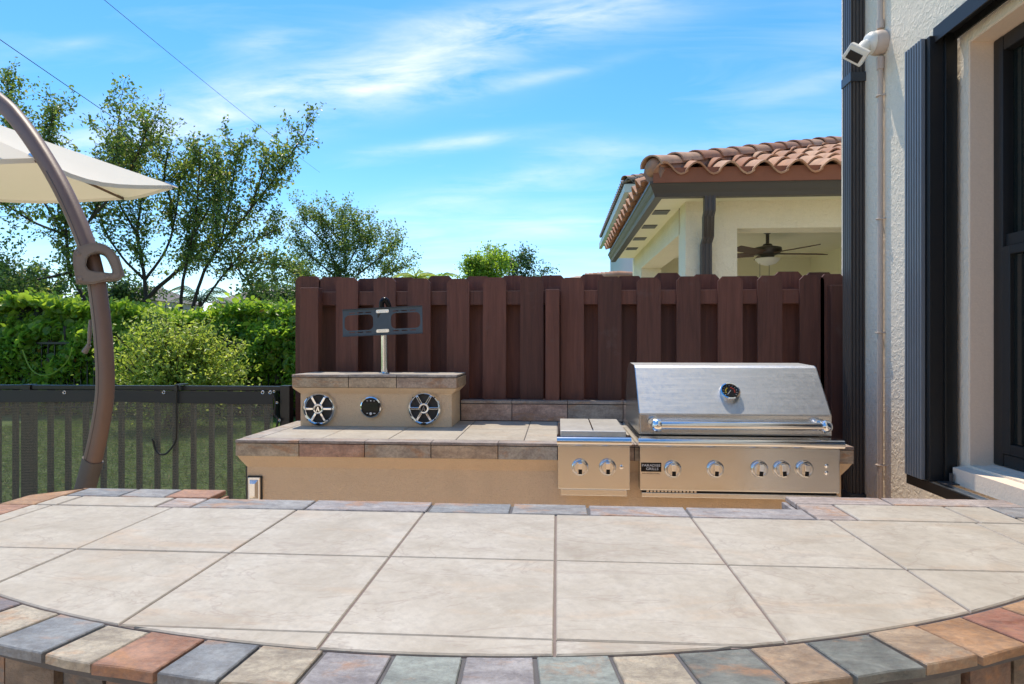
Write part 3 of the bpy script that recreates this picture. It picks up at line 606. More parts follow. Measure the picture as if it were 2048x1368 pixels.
# speakers, stereo, outlet box
def glyph_a(cx, cz, s, y, parent, mat):               # the pointed emblem in the hub
    m = plate([(cx-s*.8, cz-s), (cx-s*.1, cz+s), (cx+s*.25, cz+s), (cx+s*.8, cz-s), (cx+s*.35, cz-s), (cx+s*.22, cz-s*.55), (cx-s*.1, cz-s*.55), (cx-s*.05, cz-s*.2), (cx+s*.1, cz-s*.2), (cx+s*.02, cz+s*.35), (cx-s*.4, cz-s)], [], 0.003)
    m.xform(Matrix.Translation((0, y, 0))); m.build('emblem', mat, parent)
def speaker(u, v, label):
    y = BY-0.004; c = at_y(u, v, y); R = 0.098
    sp = thing('speaker', (c.x, y, c.z), label, 'speaker', 'round chrome speakers in the raised box')
    autosmooth(MB().lathe([(R-0.025, 0.004), (R-0.023, 0.016), (R-0.012, 0.024), (R-0.002, 0.014), (R, 0.0)], (c.x, y+0.002, c.z), (0, -1, 0), 40, False).build('trim_ring', M['chrome'], sp), 50)
    autosmooth(MB().lathe([(0.0, 0.009), (0.028, 0.008), (0.034, 0.003), (0.062, 0.004), (0.066, 0.009), (0.0755, 0.006)], (c.x, y+0.001, c.z), (0, -1, 0), 32).build('cone', M['rubber'], sp), 50)
    for k in range(6):
        a = math.radians(60*k); mm = MB().box(0.022, R-0.022, -0.0065, 0.0065, -0.005, 0.005, 0.002)
        mm.xform(Matrix.Translation((c.x, y-0.017, c.z)) @ Matrix.Rotation(-a, 4, 'Y') @ Matrix.Rotation(math.pi/2, 4, 'X')); mm.build('spoke', M['chrome'], sp)
    hb = autosmooth(MB().lathe([(0.030, 0.010), (0.031, 0.022), (0.026, 0.027), (0.0205, 0.026), (0.0195, 0.022), (0.0, 0.0215)], (c.x, y, c.z), (0, -1, 0), 28).build('hub', M['chrome'], sp), 50)
    MB().lathe([(0.0185, 0.0), (0.0, 0.001)], (c.x, y-0.0225, c.z), (0, -1, 0), 20).build('hub_disc', M['gloss_black'], hb)
    glyph_a(c.x, c.z, 0.0135, y-0.0275, hb, M['chrome'])
    for a in (45, 135, 225, 315):
        MB().lathe([(0.004, 0), (0.003, 0.002)], (c.x+math.cos(math.radians(a))*(R-.011), y-0.0225, c.z+math.sin(math.radians(a))*(R-.011)), (0, -1, 0), 8).build('screw', M['gloss_black'], sp)
    m = plate([(c.x+0.017*math.cos(q), c.z-R+0.012+0.006*math.sin(q)) for q in [2*math.pi*k/16 for k in range(16)]], [], 0.002); m.xform(Matrix.Translation((0, y-0.0245, 0))); m.build('name_badge', M['gloss_black'], sp)
speaker(639, 817, 'round chrome six-spoke speaker at the box end nearest the mesh fence')
speaker(849, 816, 'round chrome six-spoke speaker near the slate backsplash')
y = BY-0.002; c = at_y(743, 814, y)
st = thing('stereo_dial', (c.x, y, c.z), 'round black stereo display with chrome rim between the two speakers', 'stereo')
autosmooth(MB().lathe([(0.052, 0.012), (0.054, 0.020), (0.060, 0.016), (0.0605, 0.0)], (c.x, y, c.z), (0, -1, 0), 40).build('rim', M['chrome'], st), 50)
fcp = autosmooth(MB().lathe([(0.0525, 0.0), (0.0525, 0.014), (0.0, 0.0145)], (c.x, y, c.z), (0, -1, 0), 36).build('face', M['gloss_black'], st), 50)
m = plate(rrect(c.x, c.z+0.002, 0.082, 0.046, 0.003), [], 0.001); m.xform(Matrix.Translation((0, y-0.0158, 0))); m.build('screen', M['lcd'], fcp)
for dx, dz, w, h in ((-0.020, 0.036, 0.009, 0.003), (0, 0.037, 0.008, 0.006), (0.020, 0.036, 0.009, 0.003), (-0.020, -0.034, 0.010, 0.003), (0.021, -0.034, 0.012, 0.004)):
    m = plate(rrect(c.x+dx, c.z+dz, w, h, 0.0012), [], 0.0008); m.xform(Matrix.Translation((0, y-0.0158, 0))); m.build('button_mark', M['white_print'], fcp)
MB().lathe([(0.008, 0), (0.007, 0.003), (0.0, 0.0035)], (c.x, y-0.0148, c.z-0.036), (0, -1, 0), 16).build('push_button', M['white_print'], fcp)
p0, p1 = at_y(496, 951, KY+0.036), at_y(525, 1003, KY+0.036)
ob = thing('outlet_cover', ((p0.x+p1.x)/2, KY+0.036, p1.z), 'small polished outlet cover on the tan stucco front', 'outlet')
MB().box(p0.x, p1.x, KY+0.030, KY+0.0385, p1.z, p0.z, 0.003).build('back_plate', M['black_plastic'], ob)
MB().box(p0.x+0.006, p1.x-0.006, KY+0.022, KY+0.031, p1.z+0.006, p0.z-0.006, 0.004).build('bezel', M['polished'], ob)
w = p1.x-p0.x; h = p0.z-p1.z; cx, cz = (p0.x+p1.x)/2, (p0.z+p1.z)/2
vs = []
for q, yy in ((0.62, KY+0.0225), (0.34, KY+0.004)):
    vs += [(cx-w*q/2, yy, cz-h*(q+.12)/2), (cx+w*q/2, yy, cz-h*(q+.12)/2), (cx+w*q/2, yy, cz+h*(q+.12)/2), (cx-w*q/2, yy, cz+h*(q+.12)/2)]
MB().add(vs, [(4, 5, 6, 7), (0, 1, 5, 4), (1, 2, 6, 5), (2, 3, 7, 6), (3, 0, 4, 7)]).build('lid', M['polished'], ob)

# TV mount on a steel post
tb = at_y(769, 746, 3.70); tb.z = BZT
tv = thing('tv_mount', (tb.x, 3.70, BZT), 'empty dark blue TV mount on a steel post above the speakers', 'TV mount')
pc = at_y(765, 643, 3.67)
autosmooth(MB().lathe([(0.030, 0), (0.029, 0.004), (0.0215, 0.008), (0.0215, pc.z+0.02-BZT), (0.0, pc.z+0.021-BZT)], (tb.x, 3.70, BZT+0.001), (0, 0, 1), 24).build('post', M['polished'], tv), 40)
PW, PH = 0.495, 0.160
holes = [rrect(sx*0.145, 0, 0.180, 0.092, 0.028) for sx in (-1, 1)]
for sx in (-1, 1):
    for zz_ in (0.058, -0.058):
        for k in range(3): holes.append(rrect(sx*(0.085+0.052*k), zz_, 0.038, 0.006, 0.0025, 2))
tilt = Matrix.Translation((pc.x, 3.66, pc.z)) @ Matrix.Rotation(math.radians(-2.3), 4, 'Y') @ Matrix.Rotation(math.radians(-6), 4, 'Z') @ Matrix.Rotation(math.radians(-4), 4, 'X')
pl = plate(rrect(0, 0, PW, PH, 0.004), holes, 0.003).xform(tilt).build('plate', M['plate_paint'], tv)
for zz_ in (PH/2, -PH/2):
    MB().box(-PW/2, PW/2, -0.012, 0.0, zz_-0.0015, zz_+0.0015).xform(tilt).build('plate_flange', M['navy_metal'], pl)
for zz_ in (0.060, -0.056):
    br_ = plate(rrect(0.005, zz_, 0.080, 0.020, 0.008), [], 0.004).xform(tilt @ Matrix.Translation((0, -0.005, 0))).build('bolt_strip', M['polished'], pl)
    for sx in (-1, 1): MB().lathe([(0.006, 0), (0.005, 0.003), (0, 0.0035)], tilt @ Vector((0.005+sx*0.028, -0.005, zz_)), (0, -1, 0), 10).build('bolt', M['chrome'], br_)
MB().tube(spline([(pc.x-0.012, 3.69, pc.z+0.05), (pc.x-0.008, 3.685, pc.z+0.115), (pc.x+0.015, 3.69, pc.z+0.128), (pc.x+0.030, 3.70, pc.z+0.09), (pc.x+0.032, 3.70, pc.z+0.05)], 5), 0.016, 10).build('tilt_bracket', M['gloss_black'], tv, True)
MB().box(pc.x-0.03, pc.x+0.03, 3.664, 3.70, pc.z-0.06, pc.z+0.07, 0.004).build('head_block', M['black_metal'], tv)

# ------------------------------------------------------------------ grill
GX0, GX1, GY = 0.377, 1.261, 2.93
gr = thing('gas_grill', ((GX0+GX1)/2, 3.2, 0.70), 'large stainless built-in gas grill with five knobs and closed hood', 'grill')
def extrude_x(prof, x0, x1):                         # profile (y, z), counter-clockwise seen from +x
    n = len(prof); m = MB(); m.add([(x0, y, z) for y, z in prof] + [(x1, y, z) for y, z in prof], [tuple(range(n)), tuple(range(n, 2*n))[::-1]] + [(i, n+i, n+(i+1) % n, (i+1) % n) for i in range(n)]); return m
def nose(y, z0, z1, x0, x1, mat, parent, name='front_rail'):
    r = (z1-z0)/2; c = (y, (z0+z1)/2); pr = [(c[0]+0.07, z1)] + [(c[0]-r*math.sin(a), c[1]+r*math.cos(a)) for a in [math.pi*k/10 for k in range(11)]] + [(c[0]+0.07, z0)]
    return autosmooth(extrude_x(pr, x0, x1).build(name, mat, parent), 30)
cp = MB().box(GX0, GX1, GY, GY+0.07, 0.722, 0.921, 0.004).build('control_panel', M['steel'], gr)
nose(GY-0.010, 0.923, 0.962, GX0-0.010, GX1+0.012, M['polished'], gr)
MB().box(GX0-0.008, GX1+0.010, GY+0.055, 3.60, 0.925, 0.957, 0.003).build('firebox_rim', M['polished'], gr)
MB().box(GX0+0.01, GX1-0.01, GY+0.010, GY+0.07, 0.712, 0.7215).build('vent_slot', M['gloss_black'], gr)
for k in range(14):
    MB().box(GX0+0.03+k*0.0165, GX0+0.041+k*0.0165, GY+0.006, GY+0.012, 0.7135, 0.720).build('vent_tooth', M['steel'], gr)
MB().box(GX0+0.008, GX1-0.004, GY+0.004, GY+0.07, 0.690, 0.7115, 0.003).build('drip_tray', M['steel'], gr)
HX0, HX1 = 0.388, 1.258
prof = [(3.02, 0.966), (3.02, 1.064), (3.19, 1.272), (3.215, 1.283), (3.42, 1.290), (3.52, 1.25), (3.60, 1.10), (3.60, 0.966)]
hood = extrude_x(prof[::-1], HX0, HX1); hd = hood.build('hood', M['hood'], gr)
MB().box(HX0+0.004, HX1-0.004, 3.0165, 3.0205, 0.972, 1.058, 0.001).build('hood_skirt', M['steel'], hd)
for xx in (HX0-0.004, HX1):
    extrude_x([(a, b) for a, b in prof][::-1], xx, xx+0.004).build('side_panel', M['steel'], hd)
# handle
hz, hy = 1.017, 2.952
autosmooth(MB().tube([(HX0+0.07, hy, hz), (HX1-0.055, hy, hz)], 0.0185, 20).build('handle', M['polished'], hd), 50)
for xx, s in ((HX0+0.062, -1), (HX1-0.042, 1)):
    m = MB().lathe([(0.0, -0.018), (0.018, -0.016), (0.028, -0.004), (0.030, 0.010), (0.026, 0.024)], (xx, hy, hz), (-s, 0, 0), 20)
    m.tube([(xx, hy, hz), (xx, 3.018, hz)], [0.022, 0.026], 14)
    autosmooth(m.build('handle_end', M['chrome'], hd), 50)
# thermometer on the sloping face
sl = Vector((0, 3.19-3.02, 1.272-1.064)).normalized(); nrm = Vector((0, -sl.z, sl.y))
g = at_y(1457, 787, 3.105); s_ = (g.z-1.064)/(1.272-1.064); gc = Vector((g.x, 3.02+0.17*s_, g.z))
th = autosmooth(MB().lathe([(0.047, -0.002), (0.049, 0.018), (0.046, 0.026), (0.040, 0.027), (0.038, 0.020)], gc, nrm, 32, False).build('thermometer', M['chrome'], hd), 50)
df = MB().lathe([(0.0385, 0.021), (0.0, 0.0215)], gc, nrm, 32).build('dial', M['gloss_black'], th)
def on_dial(ang_, r0, r1, w_, mat, nm, h=0.0222):
    a = math.radians(ang_); e1 = Vector((1, 0, 0)); e2 = sl; dr = e1*math.cos(a)+e2*math.sin(a); pp = e1*-math.sin(a)+e2*math.cos(a); c0 = gc+nrm*h
    MB().add([c0+dr*r0-pp*w_, c0+dr*r0+pp*w_, c0+dr*r1+pp*w_, c0+dr*r1-pp*w_], [(0, 1, 2, 3), (3, 2, 1, 0)]).build(nm, mat, df)
for k in range(11):
    on_dial(220-26*k, 0.029, 0.034, 0.0011, M['white_print'], 'tick')
for k in range(4): on_dial(200-24*k, 0.018, 0.024, 0.0035, M['yellow_print'], 'zone_mark')
for k in range(4): on_dial(70-28*k, 0.018, 0.024, 0.0035, M['red_print'], 'zone_mark')
on_dial(232, -0.006, 0.024, 0.0014, M['white_print'], 'needle', 0.0226)
# knobs
def knob(u, v, y, parent, turn=0.0):
    c = at_y(u, v, y)
    bz = autosmooth(MB().lathe([(0.039, 0.0), (0.0385, 0.010), (0.034, 0.014), (0.030, 0.010)], (c.x, y+0.001, c.z), (0, -1, 0), 32).build('bezel', M['chrome'], parent), 50)
    kn = autosmooth(MB().lathe([(0.0295, 0.0), (0.029, 0.016), (0.026, 0.020), (0.0, 0.020)], (c.x, y, c.z), (0, -1, 0), 28).build('knob', M['polished'], parent), 40)
    mm = MB().box(-0.0105, 0.0105, -0.018, 0.0, -0.029, 0.026, 0.003); mm.xform(Matrix.Translation((c.x, y-0.019, c.z)) @ Matrix.Rotation(turn, 4, 'Y')); mm.build('grip', M['chrome'], kn)
    mm = MB().box(-0.0085, 0.0085, -0.0192, -0.0178, -0.026, -0.004); mm.xform(Matrix.Translation((c.x, y-0.019, c.z)) @ Matrix.Rotation(turn, 4, 'Y')); mm.build('grip_inlay', M['gloss_black'], kn)
for i, u in enumerate((1345, 1430, 1518, 1563, 1608)): knob(u, 938, GY, gr, [0, 0.05, 0.1, -0.1, 0.08][i])
def buttons(u, v, y, parent):
    c = at_y(u, v, y); autosmooth(MB().lathe([(0.0095, 0), (0.0095, 0.003), (0.0065, 0.004), (0.006, 0.008), (0, 0.009)], (c.x, y+0.001, c.z), (0, -1, 0), 18).build('igniter', M['chrome'], parent), 40)
buttons(1653, 932, GY, gr); buttons(1653, 946, GY, gr)
# badge with its lettering
b0, b1 = at_y(1282, 925, GY-0.004), at_y(1323, 944, GY-0.004)
bd = MB().box(b0.x, b1.x, GY-0.003, GY+0.002, b1.z, b0.z, 0.001).build('badge', M['gloss_black'], gr)
MB().box(b0.x-0.002, b1.x+0.002, GY-0.0015, GY+0.002, b1.z-0.002, b0.z+0.002).build('badge_rim', M['polished'], bd)
def text(s, cx, cz, width, height, y, mat, parent, name='lettering'):
    cu = bpy.data.curves.new('t', 'FONT'); cu.body = s; cu.size = 1.0; cu.extrude = 0.0; cu.align_x = 'CENTER'; cu.align_y = 'CENTER'; cu.resolution_u = 2
    to = bpy.data.objects.new('t', cu); C.objects.link(to); bpy.context.view_layer.update()
    me = bpy.data.meshes.new_from_object(to.evaluated_get(bpy.context.evaluated_depsgraph_get())); bpy.data.objects.remove(to)
    co = [v.co.copy() for v in me.vertices]; fs = [tuple(p.vertices) for p in me.polygons]
    x0, x1 = min(c.x for c in co), max(c.x for c in co); y0, y1 = min(c.y for c in co), max(c.y for c in co)
    vs = [(cx + ((c.x-x0)/(x1-x0)-0.5)*width, y, cz + ((c.y-y0)/(y1-y0)-0.5)*height) for c in co]
    mesh_obj(name, vs, fs, mat, parent)
bcx, bcz, bw, bh = (b0.x+b1.x)/2, (b0.z+b1.z)/2, b1.x-b0.x, b0.z-b1.z
text('PARADISE', bcx, bcz+bh*0.20, bw*0.90, bh*0.27, GY-0.0036, M['white_print'], bd)
text('GRILLS', bcx+bw*0.05, bcz-bh*0.17, bw*0.60, bh*0.27, GY-0.0036, M['white_print'], bd)
text('PROFESSIONAL', bcx, b1.z-0.008, bw*0.86, 0.006, GY-0.0006, M['gloss_black'], bd)

# side burner
sb_ = thing('side_burner', (0.166, 3.2, 0.70), 'small stainless two-knob side burner with flat lid', 'burner')
SX0, SX1 = 0.002, 0.332
MB().box(SX0, SX1, GY, GY+0.08, 0.722, 0.921, 0.004).build('control_panel', M['steel'], sb_)
nose(GY-0.010, 0.923, 0.965, SX0-0.004, SX1+0.004, M['polished'], sb_)
MB().box(SX0, SX1, GY+0.055, 3.50, 0.922, 0.957, 0.003).build('burner_body', M['polished'], sb_)
MB().box(SX0+0.012, SX1-0.012, GY+0.010, GY+0.08, 0.690, 0.7205, 0.003).build('drip_tray', M['steel'], sb_)
ld = MB().box(SX0+0.012, SX1-0.012, 2.985, 3.46, 0.958, 0.983, 0.004).build('lid', M['hood'], sb_)
MB().box((SX0+SX1)/2-0.0035, (SX0+SX1)/2+0.0035, 3.0, 3.44, 0.9832, 0.9875, 0.0015).build('lid_ridge', M['polished'], ld)
knob(1160, 934, GY, sb_); knob(1215, 934, GY, sb_); buttons(1243, 934, GY, sb_)

# ------------------------------------------------------------------ wood fence
FY = 3.95
fn = thing('wood_fence', (0, FY, 0), 'reddish brown shadowbox board fence behind the outdoor kitchen', 'fence')
def board(name, xc, w, y0, y1, top):
    j = rng.uniform(-0.003, 0.003); ch = 0.027
    pr = [(xc-w/2, 0.04), (xc+w/2, 0.04), (xc+w/2, top-ch), (xc+w/2-ch*0.95, top), (xc-w/2+ch*0.95, top), (xc-w/2, top-ch)]
    m = plate(pr, [], y1-y0); m.xform(Matrix.Translation((0, y0, 0)) @ Matrix.Rotation(j*0.7, 4, 'Y')); m.build(name, M['wood'], fn)
cen = [693, 768, 838, 915, 988, 1063, 1145, 1220, 1297, 1377, 1460, 1540, 1625]
cx_ = [x_at(u, FY) for u in cen] + [1.66]
for x in cx_: board('board', x, 0.145 + rng.uniform(-.003, .003), FY, FY+0.019, 1.803 + rng.uniform(-0.006, 0.008))
bx = [-1.615, -1.455] + [(a+b)/2 for a, b in zip(cx_[:-1], cx_[1:])]
for x in bx: board('board', x + rng.uniform(-.008, .008) + 0.022*x/1.6, 0.168, FY+0.108, FY+0.127, 1.822 + rng.uniform(-0.010, 0.018))
for z0, z1 in ((1.635, 1.722), (0.95, 1.04), (0.25, 0.34)):
    for x0, x1 in ((-1.66, -0.011), (-0.008, WX)): box('rail', x0, x1, FY+0.0195, FY+0.1075, z0, z1, M['wood'], fn, 0.003)
for u, z, w in ((620, 1.742, 0.118), (1105, 1.722, 0.086)):
    x = x_at(u, FY-0.06); box('post', x-w/2, x+w/2, FY-0.075, FY-0.001, 0, z, M['wood'], fn, 0.004)
box('post', 1.628, 1.716, FY-0.05, FY-0.001, 0, 1.74, M['wood'], fn, 0.004)

# ------------------------------------------------------------------ black fence with mesh screen
SYF, SZT, SXE = 3.79, 1.128, -1.632
sf = thing('screened_fence', (-3.4, SYF, 0), 'low black picket fence covered with olive grey mesh screen', 'fence')
MB().box(-7.5, SXE, SYF-0.018, SYF+0.022, SZT-0.030, SZT, 0.004).build('top_rail', M['black_metal'], sf)
MB().box(-7.5, SXE-0.06, SYF-0.012, SYF+0.018, 0.10, 0.13, 0.003).build('bottom_rail', M['black_metal'], sf)
x = SXE-0.16
while x > -7.4:
    box('picket', x-0.0125, x+0.0125, SYF-0.004, SYF+0.021, 0.13, SZT-0.031, M['black_metal'], sf); x -= 0.118
for px_ in (SXE-0.032, at_y(58, 800, SYF).x, -5.6): box('post', px_-0.031, px_+0.031, SYF-0.028, SYF+0.034, 0, SZT+0.004, M['black_metal'], sf, 0.004)
vs, fs = [], []; nx, nz = 90, 8
for i in range(nx+1):
    for k in range(nz+1):
        xx = -7.4 + (SXE-0.10+7.4)*i/nx; z = 0.06 + (SZT-0.055-0.06)*k/nz
        vs.append((xx, SYF-0.034 + 0.004*math.sin(xx*5.3)*(k/nz) + 0.003*math.sin(z*9+xx*2), z - (0.010*abs(math.sin((xx+1.0)*1.75)) if k == nz else 0)))
for i in range(nx):
    for k in range(nz): a = i*(nz+1)+k; fs.append((a, a+nz+1, a+nz+2, a+1))
scr = mesh_obj('mesh_screen', vs, fs, M['screen'], sf, True)
vs, fs = [], []
for i in range(nx+1):
    xx = -7.4 + (SXE-0.10+7.4)*i/nx; sag = 0.010*abs(math.sin((xx+1.0)*1.75))
    vs += [(xx, SYF-0.040, SZT-0.028-sag*0.3), (xx, SYF-0.043, SZT-0.098-sag), (xx, SYF-0.036, SZT-0.098-sag), (xx, SYF-0.034, SZT-0.028-sag*0.3)]
for i in range(nx):
    for k in range(4): fs.append((4*i+k, 4*i+4+k, 4*i+4+(k+1) % 4, 4*i+(k+1) % 4))
mesh_obj('hem_band', vs, fs, M['black_plastic'], scr)
for u in (128, 327, 525, 540): 
    p = at_y(u, 785, SYF-0.045); autosmooth(MB().lathe([(0.006, 0), (0.010, 0.003), (0.012, 0.0)], (p.x, SYF-0.043, p.z), (0, -1, 0), 14).build('grommet', M['polished'], scr), 50)
p = [at_y(545, 783, SYF-.05), at_y(551, 805, SYF-.05), at_y(549, 828, SYF-.05), at_y(556, 840, SYF-.05), at_y(549, 868, SYF-.05)]
MB().tube(spline(p, 5), 0.007, 6).build('tie_strap', M['black_plastic'], scr)
for q in (p[0], p[1], p[3]): MB().lathe([(0.004, 0), (0.007, 0.002), (0.008, 0)], (q.x+0.012, q.y-0.006, q.z), (0, -1, 0), 12).build('grommet', M['polished'], scr)
# wire hook hanging over the rail
hk = thing('plant_hook', (at_y(353, 770, SYF-.05).x, SYF-0.05, 0.75), 'thin black wire hook hung over the mesh fence rail', 'hook')
y = SYF-0.055
p = [at_y(u, v, y) for u, v in ((353, 770), (353, 800), (353, 860), (350, 884), (335, 905), (322, 909), (311, 900), (306, 882), (304, 878))]
MB().tube(spline(p, 6), 0.006, 8).build('hook_wire', M['black_metal'], hk, True)
q = at_y(355, 768, y); MB().box(q.x-0.022, q.x+0.024, SYF-0.058, SYF+0.030, SZT+0.006, SZT+0.012, 0.001).box(q.x-0.016, q.x+0.002, SYF-0.062, SYF-0.046, SZT-0.03, SZT+0.0055, 0.001).build('hook_clip', M['black_metal'], hk)

# ------------------------------------------------------------------ cantilever umbrella
um = thing('cantilever_umbrella', cw(-1.95, 2.72, 0), 'cantilever umbrella with cream canopy and curved brown pole', 'umbrella')
def pole_pt(u, v):
    k = (u-1024)/F_PX; s = (k*2.6+1.744)/(-0.907-0.42*k); dd = 2.6+0.42*s; xc = -1.744-0.907*s
    p = cw(xc, dd); p.z = CAM_Z + (684-v)/F_PX*dd; return p
path = [(96, 1330), (128, 1160), (150, 1050), (168, 985), (183, 930), (200, 855), (210, 780), (208, 700), (200, 615), (188, 540), (166, 470), (128, 385), (84, 308), (38, 243), (0, 205), (-90, 140), (-200, 95), (-300, 80)]
pts = spline([pole_pt(*q) for q in path], 6)
dirp = Vector((-0.907*CY - 0.42*SY, -0.907*SY + 0.42*CY, 0)).normalized(); side = Vector((dirp.y, -dirp.x, 0))
def pole_sec(pts, w, dpt, name, mat, parent):
    m = MB(); n = 20; base = 0
    for i, p in enumerate(pts):
        t = (pts[min(i+1, len(pts)-1)]-pts[max(i-1, 0)]).normalized(); a = t.cross(side).normalized()
        for k in range(n):
            an = 2*math.pi*k/n; ca, sa = math.cos(an), math.sin(an)
            m.v.append(p + a*math.copysign(abs(ca)**0.7, ca)*w + side*math.copysign(abs(sa)**0.7, sa)*dpt)
    for i in range(len(pts)-1):
        for k in range(n): q = i*n+k; r = i*n+(k+1) % n; m.f.append((q, r, r+n, q+n))
    m.f.append(tuple(range(n))[::-1]); m.f.append(tuple((len(pts)-1)*n+k for k in range(n)))
    return autosmooth(m.build(name, mat, parent), 60)
pole_sec(pts[24:], 0.037, 0.027, 'pole', M['umbrella_pole'], um)
pole_sec(pts[:26], 0.041, 0.031, 'pole_sleeve', M['sleeve'], um)
b = pts[0]; MB().box(b.x-0.45, b.x+0.45, b.y-0.45, b.y+0.45, 0.008, 0.09, 0.02).build('base', M['sleeve'], um)
sd_ = -side if side.y > 0 else side
MB().tube([p + sd_*0.0268 for p in pts[24:70]], 0.0022, 5).build('pole_seam', M['sleeve'], um)
# handle bracket
hp = pole_pt(193, 532); tdir = (pole_pt(186, 500) - pole_pt(196, 575)).normalized(); ax = tdir.cross(side).normalized()
if ax.dot(Vector((1, 0, 0))) < 0: ax = -ax
outer = spline([Vector((-0.088, -0.075, 0)), Vector((-0.088, 0.03, 0)), Vector((-0.070, 0.072, 0)), Vector((-0.01, 0.094, 0)), Vector((0.045, 0.086, 0)), Vector((0.085, 0.04, 0)), Vector((0.098, -0.03, 0)), Vector((0.088, -0.066, 0)), Vector((0.03, -0.072, 0)), Vector((-0.04, -0.086, 0))], 4)
outer = [(p.x*0.86, p.y*0.92) for p in outer][:-1]
hole = [(p.x*0.78, p.y*0.86) for p in spline([Vector((-0.045, 0.0, 0)), Vector((-0.028, 0.042, 0)), Vector((0.02, 0.056, 0)), Vector((0.05, 0.035, 0)), Vector((0.066, -0.035, 0)), Vector((0.03, -0.036, 0)), Vector((-0.03, -0.025, 0)), Vector((-0.045, 0.0, 0))], 4)][:-1]
fr = -side if side.y < 0 else side
fr = Vector((fr.x, fr.y, 0)); 
if fr.y < 0: fr = -fr
fr = Vector((hp.x, hp.y, 0)).normalized(); ax = fr.cross(Vector((0, 0, 1))).normalized(); tdir = (tdir - fr*tdir.dot(fr)).normalized(); ax = fr.cross(tdir).normalized()
Mx = Matrix.Translation(hp - fr*0.048) @ Matrix((ax, fr, tdir)).transposed().to_4x4()
hbk = plate(outer, [hole], 0.075).xform(Mx).build('handle_bracket', M['umbrella_cast'], um)
plate([(a*0.9, b_*0.9) for a, b_ in outer], [[(0.01+(a-0.01)*1.12, 0.01+(b_-0.01)*1.12) for a, b_ in hole]], 0.006).xform(Mx @ Matrix.Translation((0, -0.0058, 0))).build('bracket_face', M['umbrella_cast'], hbk)
for a, b_ in ((-0.055, 0.046), (-0.060, -0.052), (0.030, -0.050)): autosmooth(MB().lathe([(0.009, 0), (0.008, 0.004), (0, 0.005)], Mx @ Vector((a, -0.005, b_)), -fr, 12).build('bolt', M['umbrella_cast'], hbk))
MB().tube([Mx @ Vector((0.072, 0.02, 0.03)), Mx @ Vector((0.085, 0.02, -0.05))], 0.010, 10).build('grip_bar', M['umbrella_cast'], hbk)
q0, q1 = pole_pt(181, 640), pole_pt(178, 690)
MB().tube([q0 - fr*0.01, (q0+q1)/2 - fr*0.015, q1 - fr*0.01], [0.006, 0.008, 0.006], 8).tube([q1 - fr*0.012, q1 + Vector((-0.02, 0, -0.03)) - fr*0.012], [0.009, 0.012], 8).build('crank_handle', M['umbrella_cast'], um)
# canopy: tilted octagon, panels sagging between ribs
cc = Vector((-3.53, 3.43)); A8 = 1.15*1.3066
def rim_z(y): return 2.31 + 0.14*(y-3.43)
cv = []
for k in range(8):
    a = math.radians(22.5+45*k); cv.append((cc.x + A8*math.cos(a), cc.y + A8*math.sin(a)))
APZ = 2.86
def can_pt(sector, f, r, under=0.0):           # f across the panel 0..1, r from the apex 0..1
    p0, p1 = Vector(cv[sector]), Vector(cv[(sector+1) % 8]); e = p0.lerp(p1, f); sag = math.sin(math.pi*f)
    pull = 1 - 0.055*sag*r*r
    q = cc + (e-cc)*r*pull; z = APZ + (rim_z(cc.y + (e-cc).y) - APZ)*r**0.93 - 0.045*sag*r - under
    w_ = cw(q.x, q.y); return (w_.x, w_.y, z)
m = MB(); NF, NR = 8, 12
for s in range(8):
    base = len(m.v)
    for i in range(NF+1):
        for j in range(NR+1): m.v.append(Vector(can_pt(s, i/NF, 0.02 + 0.98*j/NR)))
    for i in range(NF):
        for j in range(NR): a = base+i*(NR+1)+j; m.f.append((a, a+1, a+NR+2, a+NR+1))
can = m.build('canopy', M['canopy'], um, True)
m = MB()
for s in range(8):
    base = len(m.v)
    for i in range(NF+1):
        p = Vector(can_pt(s, i/NF, 1.0)); m.v += [p + Vector((0, 0, 0.001)), p - Vector((0, 0, 0.022))]
    for i in range(NF): a = base+2*i; m.f.append((a, a+1, a+3, a+2))
m.build('hem', M['canopy'], can, True)
for s in range(8):
    r_ = [Vector(can_pt(s, 0, 0.03 + 0.97*k/6, 0.016)) for k in range(7)]
    rb = MB().tube(r_, 0.009, 6).build('rib', M['umbrella_pole'], um)
    d_ = (r_[-1]-r_[-2]).normalized(); MB().tube([r_[-1]-d_*0.05+Vector((0, 0, .016)), r_[-1]+d_*0.025+Vector((0, 0, .012))], [0.011, 0.008], 8).build('rib_tip', M['polished'], rb)
ap = cw(cc.x, cc.y, APZ-0.55); MB().tube([ap, cw(cc.x, cc.y, APZ+0.16)], 0.022, 10).build('hub_post', M['umbrella_pole'], um)
MB().tube([cw(cc.x, cc.y, APZ+0.15), pts[-1]], 0.02, 8).build('hanger', M['umbrella_pole'], um)

# ------------------------------------------------------------------ the neighbour's house with covered patio
nb = thing('tiled_roof_house', (3.0, 8.0, 0), 'cream house with covered patio, bronze gutter and clay barrel-tile roof', 'house')
EX, EYF, EYB, EXR = 0.853, 5.93, 10.6, 6.2
GZ0, GZ1 = 2.75, 2.885; WYF, WXL = 6.38, 1.267; OT = 2.52; SOF = 2.79
m = MB().box(WXL, EXR, WYF, WYF+0.30, OT, SOF).box(WXL, WXL+0.50, WYF, WYF+0.36, 0, OT).box(WXL, WXL+0.30, WYF+0.36, EYB, OT, SOF).box(WXL, WXL+0.30, EYB-0.9, EYB, 0, OT)
m.build('wall', M['cream_stucco'], nb)
MB().box(2.6, EXR, EYB, EYB+0.2, 0, SOF).box(WXL, 2.6, EYB, EYB+0.2, 2.3, SOF).box(4.1, 4.3, WYF+0.3, EYB, 0, SOF).build('inner_wall', M['cream_soffit'], nb)
